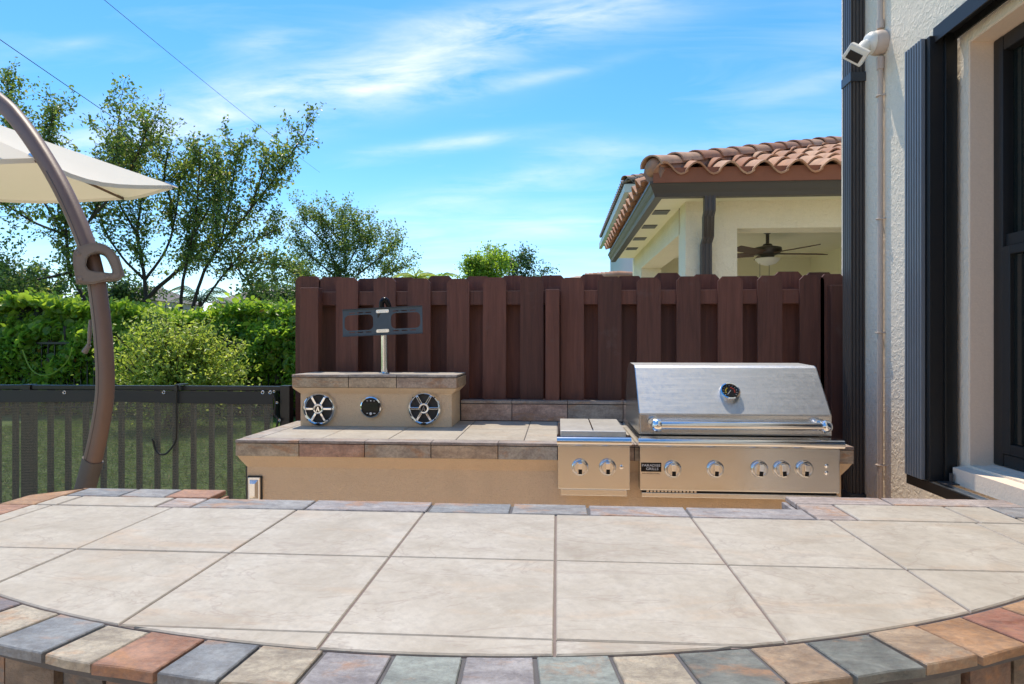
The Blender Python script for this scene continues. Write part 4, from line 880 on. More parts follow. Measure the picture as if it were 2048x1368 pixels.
box('patio_ceiling', WXL+0.3, EXR, WYF+0.3, EYB, SOF-0.02, SOF+0.05, M['cream_soffit'], nb)
dr = box('sliding_door', 4.05, 4.098, 7.0, 9.6, 0.02, 2.30, M['black_metal'], nb); 
for k in range(2): box('pane', 4.04, 4.049, 7.1+1.25*k, 8.2+1.25*k, 0.15, 2.2, M['glass'], dr)
m = MB().box(EX+0.12, EXR, EYF+0.12, WYF, SOF, SOF+0.02).box(EX+0.12, WXL, WYF, EYB, SOF, SOF+0.02); sfm = m.build('soffit', M['cream_soffit'], nb)
for y in (6.75, 7.6, 8.5, 9.4): box('soffit_vent', EX+0.17, EX+0.33, y, y+0.22, SOF-0.008, SOF-0.001, M['bronze'], sfm)
def gutter(pts_, out):                           # ogee gutter along a straight run
    a, b_ = Vector(pts_[0]), Vector(pts_[1]); o_ = Vector(out)
    pr = [(0.0, GZ0), (0.075, GZ0), (0.085, GZ0+0.035), (0.10, GZ0+0.06), (0.118, GZ0+0.10), (0.128, GZ0+0.112), (0.128, GZ1), (0.118, GZ1), (0.118, GZ1-0.012), (0.0, GZ1-0.012)]
    n = len(pr); return [a + o_*q + Vector((0, 0, z)) for q, z in pr] + [b_ + o_*q + Vector((0, 0, z)) for q, z in pr], [tuple(range(n)), tuple(range(n, 2*n))[::-1]] + [(i, (i+1) % n, n+(i+1) % n, n+i) for i in range(n)]
GI = 0.128
va, fa = gutter([(EX+GI, EYF+GI, 0), (EXR, EYF+GI, 0)], (0, -1, 0))
for i in range(10): va[i].x = EX+GI - (va[i].y*-1 + EYF+GI)      # mitred corner
gu = MB().add(va, fa).build('gutter', M['gutter'], nb)
va, fa = gutter([(EX+GI, EYB+0.2, 0), (EX+GI, EYF+GI, 0)], (-1, 0, 0))
for i in range(10, 20): va[i].y = EYF+GI - (EX+GI - va[i].x)
MB().add(va, fa).build('gutter', M['gutter'], nb)
# the bent downpipe
ux = x_at(1419, EYF+0.08); wxp = x_at(1412, WYF-0.05)
def pipe_path(pp, w, dp):
    m = MB(); prof_ = [(-w, -dp), (-w*.6, -dp), (-w*.5, -dp+.006), (-w*.3, -dp+.006), (-w*.2, -dp), (w*.2, -dp), (w*.3, -dp+.006), (w*.5, -dp+.006), (w*.6, -dp), (w, -dp), (w, dp), (-w, dp)]
    n = len(prof_)
    for p in pp: m.v += [Vector((p[0]+a, p[1]+b_, p[2])) for a, b_ in prof_]
    for i in range(len(pp)-1):
        for k in range(n): q = i*n+k; r = i*n+(k+1) % n; m.f.append((q, r, r+n, q+n))
    return m
pipe_path([(ux, EYF+0.085, GZ0+.01), (ux, EYF+0.085, 2.62), (ux-0.005, EYF+0.11, 2.57), (wxp+0.01, WYF-0.09, 2.42), (wxp, WYF-0.05, 2.36), (wxp, WYF-0.05, 0.1)], 0.05, 0.036).build('downpipe', M['bronze'], nb)
# roof
PITCH = 0.365; RZ = 2.945; TW, EXPO = 0.30, 0.36
def rz(t): return RZ + PITCH*t
HT = 3.6
deck = MB().add([(EX+.05, EYF+.05, RZ-0.05), (EXR, EYF+.05, RZ-0.05), (EXR, EYF+HT, rz(HT)-.1), (EX+HT, EYF+HT, rz(HT)-.1), (EX+.05, EYB+.2, RZ-0.05), (EX+HT, EYB+.2, rz(HT)-.1)], [(0, 1, 2, 3), (0, 3, 5, 4)])
deck.build('roof_deck', M['clay'], nb)
m = MB().box(EX+0.03, EXR, EYF-0.012, EYF+0.06, GZ1-0.015, RZ+0.060).box(EX+0.03, EX+0.10, EYF+0.10, EYB+.2, GZ1-0.015, RZ+0.02); m.build('eave_board', M['clay'], nb)
def tile_mesh():
    n = 10; pr = []
    for k in range(n+1):
        t = k/n
        if t <= 0.62: x = t; z = 0.078*math.sin(math.pi*t/0.62)
        else: x = t; z = -0.030*math.sin(math.pi*(t-0.62)/0.38)
        pr.append((x*TW*1.06, z))
    L = EXPO+0.06; vs, fs = [], []
    for yy, lift in ((0, 0.032), (L, 0.0)):
        vs += [(x, yy, z+lift) for x, z in pr]; vs += [(x, yy, z+lift-0.018) for x, z in pr]
    N = n+1
    for k in range(n):
        fs += [(k, k+1, 2*N+k+1, 2*N+k), (N+k, 3*N+k, 3*N+k+1, N+k+1), (k, N+k, N+k+1, k+1), (2*N+k, 2*N+k+1, 3*N+k+1, 3*N+k)]
    fs += [(0, 2*N, 3*N, N), (n, N+n, 3*N+n, 2*N+n)]
    me = bpy.data.meshes.new('roof_tile'); me.from_pydata(vs, [], fs); me.materials.append(M['roof']); me.polygons.foreach_set('use_smooth', [True]*len(me.polygons))
    try: me.set_sharp_from_angle(angle=math.radians(50))
    except Exception: pass
    return me
tm = tile_mesh()
def place(me, name, Mw, parent):
    o_ = bpy.data.objects.new(name, me); C.objects.link(o_); o_.parent = parent; o_.matrix_parent_inverse = PM[parent.name]; o_.matrix_basis = Mw; return o_
sl_a = math.atan(PITCH)
for r in range(9):
    t0 = r*EXPO*math.cos(sl_a); k = 0
    while True:
        x = EX + 0.02 + k*TW
        if x > 4.4: break
        if x + TW*0.75 > EX + t0 + 0.10 and x >= EX + t0 - 0.12:
            jz = rng.uniform(-0.004, 0.004)
            place(tm, 'roof_tile', Matrix.Translation((x + rng.uniform(-.006, .006), EYF-0.035+t0, rz(t0)+jz)) @ Matrix.Rotation(sl_a + rng.uniform(-.012, .012), 4, 'X') @ Matrix.Rotation(rng.uniform(-.012, .012), 4, 'Z'), nb)
        k += 1
for r in range(2):
    t0 = r*EXPO*math.cos(sl_a)
    for k in range(15):
        y = EYF + 0.35 + k*TW
        if y < EYF + t0 + 0.3 or y > EYB: continue
        place(tm, 'roof_tile', Matrix.Translation((EX-0.035+t0, y+TW, rz(t0))) @ Matrix.Rotation(-math.pi/2, 4, 'Z') @ Matrix.Rotation(sl_a, 4, 'X'), nb)
# hip caps: tapered half-round tiles climbing from the corner
def cap_mesh():
    vs, fs = [], []; n = 10
    for yy, r_, lf in ((0, 0.125, 0.02), (0.44, 0.105, 0.0)):
        for th_ in (0.0, 0.016): vs += [((r_-th_)*math.cos(math.pi*k/n), yy, (r_-th_)*math.sin(math.pi*k/n)*0.85+lf-0.02) for k in range(n+1)]
    N = n+1
    for k in range(n): fs += [(k, 2*N+k, 2*N+k+1, k+1), (N+k, N+k+1, 3*N+k+1, 3*N+k), (k, k+1, N+k+1, N+k), (2*N+k, 3*N+k, 3*N+k+1, 2*N+k+1)]
    me = bpy.data.meshes.new('hip_cap'); me.from_pydata(vs, [], fs); me.materials.append(M['roof']); me.polygons.foreach_set('use_smooth', [True]*len(me.polygons))
    try: me.set_sharp_from_angle(angle=math.radians(50))
    except Exception: pass
    return me
cm = cap_mesh(); hs_ = math.atan(PITCH/math.sqrt(2))
for k in range(12):
    s_ = 0.02 + k*0.36; t = s_*math.cos(hs_)/math.sqrt(2)
    place(cm, 'hip_cap', Matrix.Translation((EX+t, EYF+t, rz(t)+0.075+rng.uniform(-.005, .005))) @ Matrix.Rotation(-math.pi/4, 4, 'Z') @ Matrix.Rotation(hs_+0.02, 4, 'X'), nb)
m = MB().lathe([(0.0, 0.0), (0.05, 0.012), (0.095, 0.07), (0.108, 0.18)], (EX-0.01, EYF-0.01, RZ+0.055), (1, 1, 0.3), 14); autosmooth(m.build('hip_end', M['roof'], nb), 60)
# mortar under the caps
pa, pb = Vector((EX+0.03, EYF+0.03, RZ+0.03)), Vector((EX+3.0, EYF+3.0, rz(3.0)+0.03))
MB().tube([pa, pb], 0.105, 8).build('hip_mortar', paint('mortar', (0.30, 0.19, 0.15), 0.95, 0.3, 12, 0.5, 60), nb)

# ceiling fan hanging in the covered patio
fc_ = at_y(1535, 494, 7.9)
fan = thing('ceiling_fan', (fc_.x, 7.9, SOF-0.02), 'dark five-blade ceiling fan with pale light bowl in the covered patio', 'fan')
autosmooth(MB().lathe([(0.0, 0), (0.075, 0.0), (0.07, 0.03), (0.02, 0.06), (0.02, 0.17), (0.05, 0.18), (0.06, 0.20), (0.16, 0.225), (0.165, 0.26), (0.14, 0.30), (0.08, 0.32), (0.07, 0.36), (0.0, 0.36)], (fc_.x, 7.9, SOF-0.021), (0, 0, -1), 24).build('motor', M['bronze'], fan), 40)
autosmooth(MB().lathe([(0.145, 0), (0.14, 0.02), (0.10, 0.06), (0.03, 0.085), (0.0, 0.088)], (fc_.x, 7.9, SOF-0.375), (0, 0, -1), 24).build('light_bowl', M['bowl'], fan), 50)
for k in range(5):
    a = math.radians(8+72*k); m = MB().box(0.17, 0.72, -0.075, 0.075, -0.005, 0.005, 0.003).box(0.06, 0.2, -0.02, 0.02, -0.008, 0.002)
    m.xform(Matrix.Translation((fc_.x, 7.9, SOF-0.315)) @ Matrix.Rotation(a, 4, 'Z') @ Matrix.Rotation(math.radians(12), 4, 'X')); m.build('blade', M['blade'], fan)
for dx in (-0.10, 0.01): MB().tube([(fc_.x+dx, 7.87, SOF-0.37), (fc_.x+dx, 7.87, SOF-0.72)], 0.003, 5).build('pull_chain', M['bronze'], fan)

# ------------------------------------------------------------------ houses further off
h2 = thing('two_storey_house', (4.0, 21, 0), 'pale two-storey house with white eave behind the cream house', 'house')
HX, HYF, HYB = 1.78, 17.0, 27.0
box('wall', HX+0.45, 9.0, HYF+0.45, HYB, 0, 5.55, M['white_wall'], h2)
box('soffit', HX+0.1, 9.4, HYF+0.1, HYB+.3, 5.50, 5.56, M['white_gutter'], h2)
m = MB().box(HX, HX+0.12, HYF, HYB+.3, 5.38, 5.60).box(HX+.12, 9.4, HYF, HYF+0.12, 5.38, 5.60); m.build('gutter', M['white_gutter'], h2)
for k in range(6): box('soffit_vent', HX+0.2, HX+0.4, HYF+1.0+1.5*k, HYF+1.4+1.5*k, 5.485, 5.499, M['bronze'], h2)
m = MB().add([(HX, HYF, 5.61), (9.4, HYF, 5.61), (9.4, HYF+4, 7.1), (HX+4, HYF+4, 7.1), (HX, HYB+.3, 5.61), (HX+4, HYB+.3, 7.1)], [(0, 1, 2, 3), (0, 3, 5, 4)]); rf2 = m.build('roof', M['grey_roof'], h2)
tg = tm.copy(); tg.materials.clear(); tg.materials.append(M['grey_roof'])
for k in range(8):
    for r in range(2): place(tg, 'roof_tile', Matrix.Translation((HX+k*TW+r*.1, HYF-0.05+r*.33, 5.63+r*.13)) @ Matrix.Rotation(sl_a, 4, 'X'), h2)
for k in range(30): place(tg, 'roof_tile', Matrix.Translation((HX-0.05, HYF+0.3+k*TW, 5.63)) @ Matrix.Rotation(-math.pi/2, 4, 'Z') @ Matrix.Rotation(sl_a, 4, 'X'), h2)
for k in range(6): place(cm, 'hip_cap', Matrix.Translation((HX+.25*k, HYF+.25*k, 5.72+.25*k*PITCH)) @ Matrix.Rotation(-math.pi/4, 4, 'Z') @ Matrix.Rotation(hs_, 4, 'X'), h2)
MB().box(HX+0.40, HX+0.45, HYF+0.5, HYF+0.58, 0, 5.4).build('downpipe', M['bronze'], h2)
def far_house(name, label, u0, u1, vt, ve, y, wallm, roofm):
    a, b_ = at_y(u0, ve, y), at_y(u1, ve, y); top = at_y((u0+u1)/2, vt, y+2.5).z
    h = thing(name, ((a.x+b_.x)/2, y, 0), label, 'house', 'houses far off')
    box('wall', a.x+.3, b_.x-.3, y, y+7, 0, a.z, wallm, h)
    ri = (b_.x-a.x)*0.3
    MB().add([(a.x, y-.3, a.z), (b_.x, y-.3, a.z), (b_.x, y+7.3, a.z), (a.x, y+7.3, a.z), (a.x+ri, y+3.2, top), (b_.x-ri, y+3.2, top)], [(0, 1, 5, 4), (1, 2, 5), (2, 3, 4, 5), (3, 0, 4), (3, 2, 1, 0)]).build('roof', roofm, h)
    for k in range(2):
        wx = a.x + (b_.x-a.x)*(0.28+0.36*k); w_ = box('window', wx, wx+1.0, y-0.03, y-0.001, 0.9, min(2.1, a.z-0.3), M['white_gutter'], h); box('pane', wx+.08, wx+.92, y-0.036, y-0.031, 0.98, min(2.0, a.z-.38), M['glass'], w_)
    return h
far_house('distant_house', 'low pinkish house with brown roof glimpsed beneath the tree branches', 418, 552, 578, 606, 42, M['pink_wall'], M['grey_roof'])
h3 = far_house('distant_house', 'far low roof of tan barrel tiles just showing over the fence', 1120, 1262, 546, 562, 15, M['white_wall'], M['tan_roof'])
for k in range(9):
    p = at_y(1170+8*k, 551-k*0.6, 14.6); place(cm, 'hip_cap', Matrix.Translation((p.x, 14.6, p.z-0.05)) @ Matrix.Rotation(-math.pi/2, 4, 'Z'), h3)
far_house('distant_house', 'grey house half hidden behind the leaning tree trunk', 180, 300, 572, 600, 44, M['pink_wall'], M['grey_roof'])
pp_ = at_y(517, 560, 30); po = MB().tube([(pp_.x, 30, 0), (pp_.x, 30, pp_.z)], [0.09, 0.06], 8).build('utility_pole', M['bark']); tag(po, 'slim dark pole beyond the hedge next to the pinkish house', 'pole')
# overhead wires
def wire(p0, p1, sag, r, label):
    P = [Vector(p0).lerp(Vector(p1), k/24) - Vector((0, 0, sag*4*(k/24)*(1-k/24))) for k in range(25)]
    tag(MB().tube(P, r, 5).build('overhead_wire', M['black_plastic']), label, 'wire', 'overhead wires')
wire(at_y(-150, -25, 12), at_y(600, 480, 34), 0.12, 0.010, 'thin dark cable running down behind the umbrella and trees')
wire(at_y(100, -90, 11), at_y(640, 345, 40), 0.10, 0.007, 'finest dark cable crossing the streaked cloud in open sky')

# ------------------------------------------------------------------ vegetation
npr = np.random.default_rng(11)
def leaf_mesh(name, P, size, mat, parent, wr=0.5, up=0.35, smooth=False):
    N = len(P); P = np.asarray(P)
    d = npr.normal(size=(N, 3)); d[:, 2] += 0.1; d /= np.linalg.norm(d, axis=1, keepdims=True)
    n = npr.normal(size=(N, 3)); n[:, 2] += up*3; n -= (n*d).sum(1, keepdims=True)*d; n /= np.linalg.norm(n, axis=1, keepdims=True)
    s = np.cross(d, n); L = (size[0] + (size[1]-size[0])*npr.random((N, 1))); W = L*wr*(0.8+0.4*npr.random((N, 1)))
    a = P - d*L*0.5; tip = P + d*L*0.5; fold = n*W*0.25
    l1 = P - d*L*0.12 - s*W*0.5 + fold; r1 = P - d*L*0.12 + s*W*0.5 + fold; l2 = P + d*L*0.22 - s*W*0.40 + fold; r2 = P + d*L*0.22 + s*W*0.40 + fold
    V = np.stack([a, l1, l2, tip, r2, r1], 1).reshape(-1, 3)
    b = (np.arange(N)*6)[:, None]; Fq = np.concatenate([b + np.array([[0, 3, 2, 1]]), b + np.array([[0, 5, 4, 3]])], 0)
    me = bpy.data.meshes.new(name); me.vertices.add(len(V)); me.vertices.foreach_set('co', V.ravel())
    me.loops.add(Fq.size); me.loops.foreach_set('vertex_index', Fq.ravel().astype(np.int32)); me.polygons.add(len(Fq))
    me.polygons.foreach_set('loop_start', np.arange(0, Fq.size, 4, dtype=np.int32)); me.update(calc_edges=True)
    me.materials.append(mat); o_ = bpy.data.objects.new(name, me); link(o_, parent); return o_
def grow(limbs, y, depth, seed, sub, twig, per_cm, leafy_from=0.30, rad=(0.05, 0.012), upb=0.5, jit=0.05):
    """limbs: outlines of the main branches at distance y; returns bark mesh builder and leaf points"""
    R = random.Random(seed); bark = MB(); pts_ = []; shift = {}
    def off(px): 
        k = (round(px[0]/8), round(px[1]/8)); return shift.get(k)
    for L in limbs:
        raw = []; y0 = off(L[0]); yy = y if y0 is None else y0; dy = R.uniform(-depth, depth)
        for i, (u, v) in enumerate(L):
            yi = yy + dy*i/max(1, len(L)-1); shift[(round(u/8), round(v/8))] = yi; raw.append(at_y(u, v, yi))
        C_ = spline(raw, 5); n = len(C_); r0 = rad[0] if y0 is None else rad[0]*0.6
        if y0 is None: g0 = C_[0].copy(); g0.z = 0; C_ = [g0] + C_; n += 1
        bark.tube([p + Vector((R.uniform(-1, 1), R.uniform(-1, 1), 0))*r0*0.25 for p in C_], [r0 + (rad[1]-r0)*(i/(n-1))**0.8 for i in range(n)], 7, caps=False)
        tot = sum((C_[i+1]-C_[i]).length for i in range(n-1)); cnt = int(tot*sub)
        for _ in range(cnt):
            t = leafy_from + (1-leafy_from)*R.random(); i = min(n-2, int(t*(n-1))); p = C_[i].lerp(C_[i+1], R.random()); ax_ = (C_[i+1]-C_[i]).normalized()
            dv = (ax_*0.5 + Vector((R.gauss(0, 1), R.gauss(0, 1), R.gauss(0, .7)+upb)).normalized()*0.9).normalized(); ln = twig*(0.4+0.9*R.random())*(1.15-0.5*t)
            seg = [p]; q = p.copy()
            for k in range(5):
                dv = (dv + Vector((R.gauss(0, .18), R.gauss(0, .18), R.gauss(0, .14)+0.08*upb))).normalized(); q = q + dv*ln/5; seg.append(q.copy())
            bark.tube(seg, [0.008, 0.007, 0.006, 0.005, 0.004, 0.003], 4, caps=False)
            for k in range(1, 6):
                for _2 in range(int(ln*100/5*per_cm + R.random())):
                    w_ = seg[k-1].lerp(seg[k], R.random()); pts_.append(w_ + Vector((R.gauss(0, jit), R.gauss(0, jit), R.gauss(0, jit))))
                if R.random() < 0.55:
                    d2 = (dv + Vector((R.gauss(0, 1), R.gauss(0, 1), R.gauss(0, .8)+upb*.5)).normalized()).normalized(); l2 = ln*0.45*R.random()+0.06; e2 = seg[k]+d2*l2
                    bark.tube([seg[k], e2], [0.004, 0.002], 3, caps=False)
                    for _2 in range(int(l2*100*per_cm*0.9)+1): w_ = seg[k].lerp(e2, R.random()**0.7); pts_.append(w_ + Vector((R.gauss(0, jit*.8), R.gauss(0, jit*.8), R.gauss(0, jit*.8))))
    return bark, [tuple(p) for p in pts_]
def tree(name, label, limbs, y, depth, seed, sub, twig, per, lsize, lmat, wr=0.55, group=None, S=1.5, **k):
    y *= S; depth *= S; sub /= S; twig *= S; per /= S; lsize = (lsize[0]*S, lsize[1]*S); k['rad'] = tuple(q*(0.55 + 0.35*S) * 0.72 for q in k['rad']); k['jit'] = k.get('jit', 0.05)*S
    b_, P = grow(limbs, y, depth, seed, sub, twig, per, **k); base = at_y(limbs[0][0][0], limbs[0][0][1], y); base.z = 0
    group = {'open_tree': 'leafy trees behind the hedge', 'shrub_tree': 'dark shrubs behind the hedge'}.get(name, group)
    tr_ = thing(name, base, label, 'tree', group); b_.build('trunk', M['bark'], tr_, True); leaf_mesh('crown', P, lsize, lmat, tr_, wr); return len(P)
nl = 0
nl += tree('open_tree', 'open leafy tree with leaning trunk behind the umbrella pole', [[(212, 652), (172, 600), (140, 545), (132, 470), (120, 380), (95, 290), (110, 215)], [(132, 470), (80, 390), (35, 290), (14, 160)], [(140, 545), (60, 560), (0, 540), (-70, 500)],
    [(140, 545), (180, 440), (225, 340), (240, 215)], [(180, 440), (255, 350), (300, 245)], [(132, 470), (60, 440), (-10, 390), (-70, 320)], [(172, 600), (90, 600), (20, 590), (-40, 560)], [(120, 380), (60, 330), (20, 230)]], 9.6, 0.9, 3, 17, 0.66, 0.54, (0.040, 0.070), M['leaf_tree'], rad=(0.075, 0.014))
nl += tree('open_tree', 'dark-trunked leafy tree standing between the pole and the forked tree', [[(292, 655), (290, 560), (276, 470), (282, 380), (268, 300)], [(290, 560), (332, 500), (352, 430), (362, 350), (388, 298)], [(290, 600), (350, 545), (402, 500), (432, 440), (442, 350)],
    [(290, 560), (245, 515), (205, 450), (195, 390)], [(276, 470), (235, 400), (215, 330)], [(352, 430), (330, 360), (335, 310)]], 10.2, 0.8, 5, 15, 0.64, 0.57, (0.040, 0.070), M['leaf_tree'], rad=(0.085, 0.014))
nl += tree('open_tree', 'forked leafy tree spreading open branches toward the wood fence', [[(376, 655), (402, 560), (440, 490), (500, 420), (560, 340), (615, 258)], [(362, 655), (366, 560), (386, 470), (396, 380), (402, 300)], [(376, 655), (424, 580), (470, 530), (535, 528), (590, 545)],
    [(440, 490), (456, 420), (470, 340), (480, 298)], [(500, 420), (520, 360), (538, 300)], [(424, 580), (455, 540), (500, 490), (560, 455)], [(470, 530), (500, 570), (520, 610)], [(386, 470), (425, 400), (436, 320)]], 9.9, 0.8, 8, 14, 0.60, 0.54, (0.040, 0.070), M['leaf_tree'], rad=(0.065, 0.012))
nl += tree('bushy_tree', 'bushy dark green tree rising just above the fence behind the TV mount', [[(690, 650), (680, 560), (655, 490), (640, 425)], [(690, 650), (690, 540), (690, 470), (684, 418)], [(690, 650), (715, 550), (735, 490), (742, 455)], [(680, 560), (620, 510), (590, 460)], [(715, 550), (765, 510), (795, 478)], [(690, 600), (620, 570), (578, 540)], [(690, 600), (760, 560), (808, 530)], [(655, 490), (612, 450), (605, 432)], [(690, 540), (720, 480), (712, 440)],
    [(690, 640), (620, 620), (560, 600)], [(620, 570), (575, 580), (548, 560)]], 16.5, 1.1, 12, 11.5, 0.78, 0.7, (0.045, 0.08), M['leaf_tree'], leafy_from=0.2, rad=(0.08, 0.015), jit=0.08)
nl += tree('bright_tree', 'small bright green tree top peeking over the middle of the fence', [[(975, 640), (975, 570), (965, 530)], [(975, 600), (950, 555), (945, 535)], [(975, 600), (1000, 550), (1005, 522)], [(975, 570), (985, 530), (985, 516)]], 19, 0.7, 21, 22, 0.55, 0.5, (0.06, 0.10), M['leaf_bright'], leafy_from=0.3, rad=(0.06, 0.015), jit=0.08)
nl += tree('dark_tree', 'wispy dark tree top next to the bright green one over the fence', [[(1030, 640), (1030, 570), (1022, 525)], [(1030, 600), (1050, 550), (1060, 520)], [(1030, 600), (1075, 565), (1085, 548)], [(1030, 570), (1035, 530), (1045, 512)]], 21, 0.8, 22, 10, 0.6, 0.35, (0.06, 0.10), M['leaf_dark'], leafy_from=0.3, rad=(0.06, 0.012), jit=0.08)
# palms whose tips show over the fence
def palm(label, u, v, y, n, ln, seed, mat):
    R = random.Random(seed); c_ = at_y(u, v, y); pm = thing('palm_tree', (c_.x, y, 0), label, 'palm', 'palms beyond the fence')
    MB().tube([(c_.x, y, 0), (c_.x+.05, y, c_.z*0.6), (c_.x, y, c_.z)], [0.12, 0.09, 0.07], 8).build('trunk', M['bark'], pm)
    for k in range(n):
        a = 2*math.pi*k/n + R.uniform(-.2, .2); el = R.uniform(0.3, 1.2); h = Vector((math.cos(a), math.sin(a), 0)); m = MB(); st_ = []
        for i in range(9):
            t = i/8; st_.append(c_ + h*ln*t*math.cos(el*0.8) + Vector((0, 0, ln*(math.sin(el)*t - 0.75*t*t))))
        m.tube(st_, [0.014-0.0012*i for i in range(9)], 4)
        for i in range(1, 9):
            for s in (-1, 1):
                for q in (0, 0.5):
                    b0_ = st_[i-1].lerp(st_[i], q+.25); sd = h.cross(Vector((0, 0, 1)))*s; L_ = ln*0.28*(1-0.5*i/8); tp_ = b0_ + sd*L_*0.8 + h*L_*0.5 - Vector((0, 0, L_*0.35)); w_ = h*0.022
                    m.add([b0_-w_, b0_+w_, b0_.lerp(tp_, .5)+w_*1.2, tp_, b0_.lerp(tp_, .5)-w_*1.2], [(0, 1, 2, 3), (0, 3, 4)])
        m.build('frond', mat, pm)
palm('yellow-green palm tip above the fence beside the bushy tree', 832, 556, 15, 11, 0.75, 3, M['leaf_lime'])
palm('arching green palm fronds above the fence boards', 878, 560, 17, 9, 0.8, 5, M['leaf_bright'])
palm('shaggy palm crown between the tree trunks over the hedge', 400, 600, 24, 16, 1.8, 8, M['leaf_dark'])

# shrubs standing in the shade behind the trees
for lab, u, vt, y, sd in (('dense dark shrub behind the hedge under the cream canopy', 60, 545, 19, 31), ('dark shrub between the leaning trunk and the dark trunk', 235, 575, 20, 32), ('rounded grey-green shrub behind the hedge next to the wood fence', 560, 600, 21, 33)):
    tree('shrub_tree', lab, [[(u, 660), (u, 620), (u+5, vt)], [(u, 640), (u-45, 600), (u-60, vt+22)], [(u, 640), (u+45, 600), (u+62, vt+18)], [(u, 620), (u-22, vt+10)], [(u, 620), (u+30, vt+6)]], y, 0.8, sd, 9, 0.7, 0.5, (0.09, 0.15), M['leaf_dark'], S=1.0, leafy_from=0.15, rad=(0.05, 0.015), jit=0.12)
# back fence wrapped by the hedge
HY = 11.3
bf = thing('iron_fence', (-8, HY, 0), 'black iron garden fence mostly swallowed by the hedge', 'fence')
FXA, FXB = at_y(-120, 700, HY).x, at_y(640, 700, HY).x
MB().box(FXA, FXB, HY-.02, HY+.02, 1.36, 1.40).build('top_rail', M['black_metal'], bf); MB().box(FXA, FXB, HY-.02, HY+.02, 0.15, 0.19).build('bottom_rail', M['black_metal'], bf)
x = FXB-0.06
while x > FXA: box('picket', x-.009, x+.009, HY-.01, HY+.01, 0.19, 1.359, M['black_metal'], bf); x -= 0.13
for u in (3, 279, 555): xx = at_y(u, 700, HY).x; box('post', xx-.035, xx+.035, HY-.04, HY+.04, 0, 1.46, M['black_metal'], bf, 0.004)
def hz_top(x): return 1.98 + 0.09*math.sin(x*1.1+0.5) + 0.06*math.sin(x*2.9) + (0.10 if x < -8.2 else 0.0)
hg = thing('hedge', (-8, HY+0.5, 0), 'dense leafy green hedge growing through the iron fence', 'hedge')
P, PB = [], []
for _ in range(36000):
    x = npr.uniform(FXA, FXB); t = hz_top(x)
    if npr.random() < 0.74:
        z = t*npr.random()**0.7; clump = 0.5*math.sin(x*2.1+z*1.9)+0.5*math.sin(x*5.3-z*4.1+1.0); bulge = 0.22*math.sin(math.pi*min(1, z/t))
        y = HY + 0.10 - bulge*1.1 + 0.16*clump + abs(npr.normal())*0.16 + 0.30*max(0, z-1.6)/0.4
    else: z = t + npr.normal()*0.05 - 0.03; y = npr.uniform(HY+0.1, HY+1.3)
    (PB if (x < -7.6 and z > 1.45 and npr.random() < 0.7) or npr.random() < 0.12 else P).append((x, y, z))
leaf_mesh('foliage', P, (0.06, 0.125), M['leaf_hedge'], hg, 0.6)
leaf_mesh('broad_foliage', PB[:5200], (0.12, 0.22), M['leaf_bright'], hg, 0.85, 0.2)
PT = [(npr.uniform(FXA, FXB), npr.uniform(HY+.05, HY+1.0)) for _ in range(800)]
ts = leaf_mesh('top_shoot', [(x, y, hz_top(x) + abs(npr.normal())*0.09) for x, y in PT], (0.08, 0.16), M['leaf_bright'], hg, 0.7, 0.0); ts['kind'] = 'stuff'
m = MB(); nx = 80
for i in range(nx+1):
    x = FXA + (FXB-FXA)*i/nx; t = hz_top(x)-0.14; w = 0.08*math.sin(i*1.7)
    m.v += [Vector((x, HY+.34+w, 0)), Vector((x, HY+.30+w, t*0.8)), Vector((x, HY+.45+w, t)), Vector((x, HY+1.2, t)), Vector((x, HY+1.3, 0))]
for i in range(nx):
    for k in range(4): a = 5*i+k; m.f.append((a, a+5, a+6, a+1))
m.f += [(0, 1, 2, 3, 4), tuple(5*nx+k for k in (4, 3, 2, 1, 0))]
m.build('shade_core', M['twig_core'], hg)
R = random.Random(5)
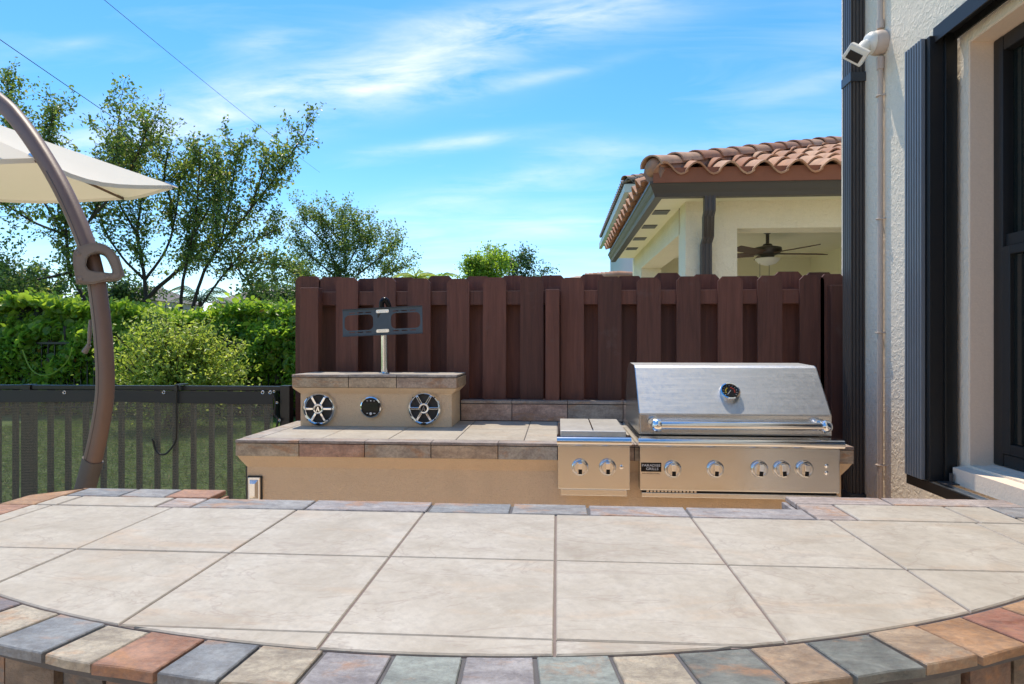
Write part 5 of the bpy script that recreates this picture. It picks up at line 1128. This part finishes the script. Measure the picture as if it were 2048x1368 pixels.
for k in range(26):
    x = R.uniform(FXA, FXB); MB().tube(spline([(x, HY+.2, 0), (x+R.uniform(-.1, .1), HY+.05, 0.6), (x+R.uniform(-.2, .2), HY, 1.1), (x+R.uniform(-.3, .3), HY+.1, 1.7)], 4), 0.015, 5).build('stem', M['bark'], hg)
vy = HY-0.3; MB().tube(spline([at_y(u, v, vy) for u, v in ((45, 700), (60, 735), (80, 750), (105, 747), (128, 730), (140, 712), (144, 695))], 5), 0.012, 5).build('vine', M['leaf_lime'], hg)
# lime bush in front of the hedge
BYB, KB = 9.6, 1.78
bc = at_y(355, 708, BYB)
bs = thing('lime_bush', (bc.x, BYB, 0), 'feathery yellow-green bush in front of the darker hedge', 'bush')
P = []; m = MB(); R = random.Random(9)
for k in range(340):
    a = R.uniform(0, 2*math.pi); el = R.uniform(0.0, 1.4); L_ = R.uniform(0.55, 1.0) if R.random() < 0.8 else R.uniform(1.0, 1.22)
    tip = Vector((bc.x + 0.08 + math.cos(a)*math.cos(el)*0.62*L_*KB, BYB + math.sin(a)*math.cos(el)*0.45*L_*KB, 0.62 + math.sin(el)*1.16*L_ - 0.25*(math.cos(a)*math.cos(el))))
    s0 = Vector((bc.x + R.gauss(0, .09), BYB + R.gauss(0, .09), 0.05)); md = s0.lerp(tip, .55) + Vector((0, 0, 0.15)); seg = spline([s0, md, tip], 6); m.tube(seg, 0.005, 3, caps=False)
    for q in seg[3:]:
        for _ in range(6): P.append((q.x + R.gauss(0, .06), q.y + R.gauss(0, .06), q.z + R.gauss(0, .05)))
for k in range(3200): P.append((bc.x + R.gauss(0, .46), BYB + R.gauss(0, .3), abs(R.gauss(0.75, .36))))
m.build('stem', M['bark'], bs); leaf_mesh('foliage', P, (0.04, 0.08), M['leaf_lime'], bs, 0.5)
# the lawn's blades where the mesh fence lets it show
P = npr.uniform((-9.0, 4.0, 0.0), (-1.0, 11.0, 0.0), (42000, 3)); P = P[P[:, 0] > -1.0 - 0.86*P[:, 1] - 0.6]; P[:, 2] = 0.025
gs = leaf_mesh('grass_blades', P, (0.06, 0.12), M['leaf_grass'], None, 0.10, -0.3); gs['kind'] = 'stuff'
print('leaves', nl)
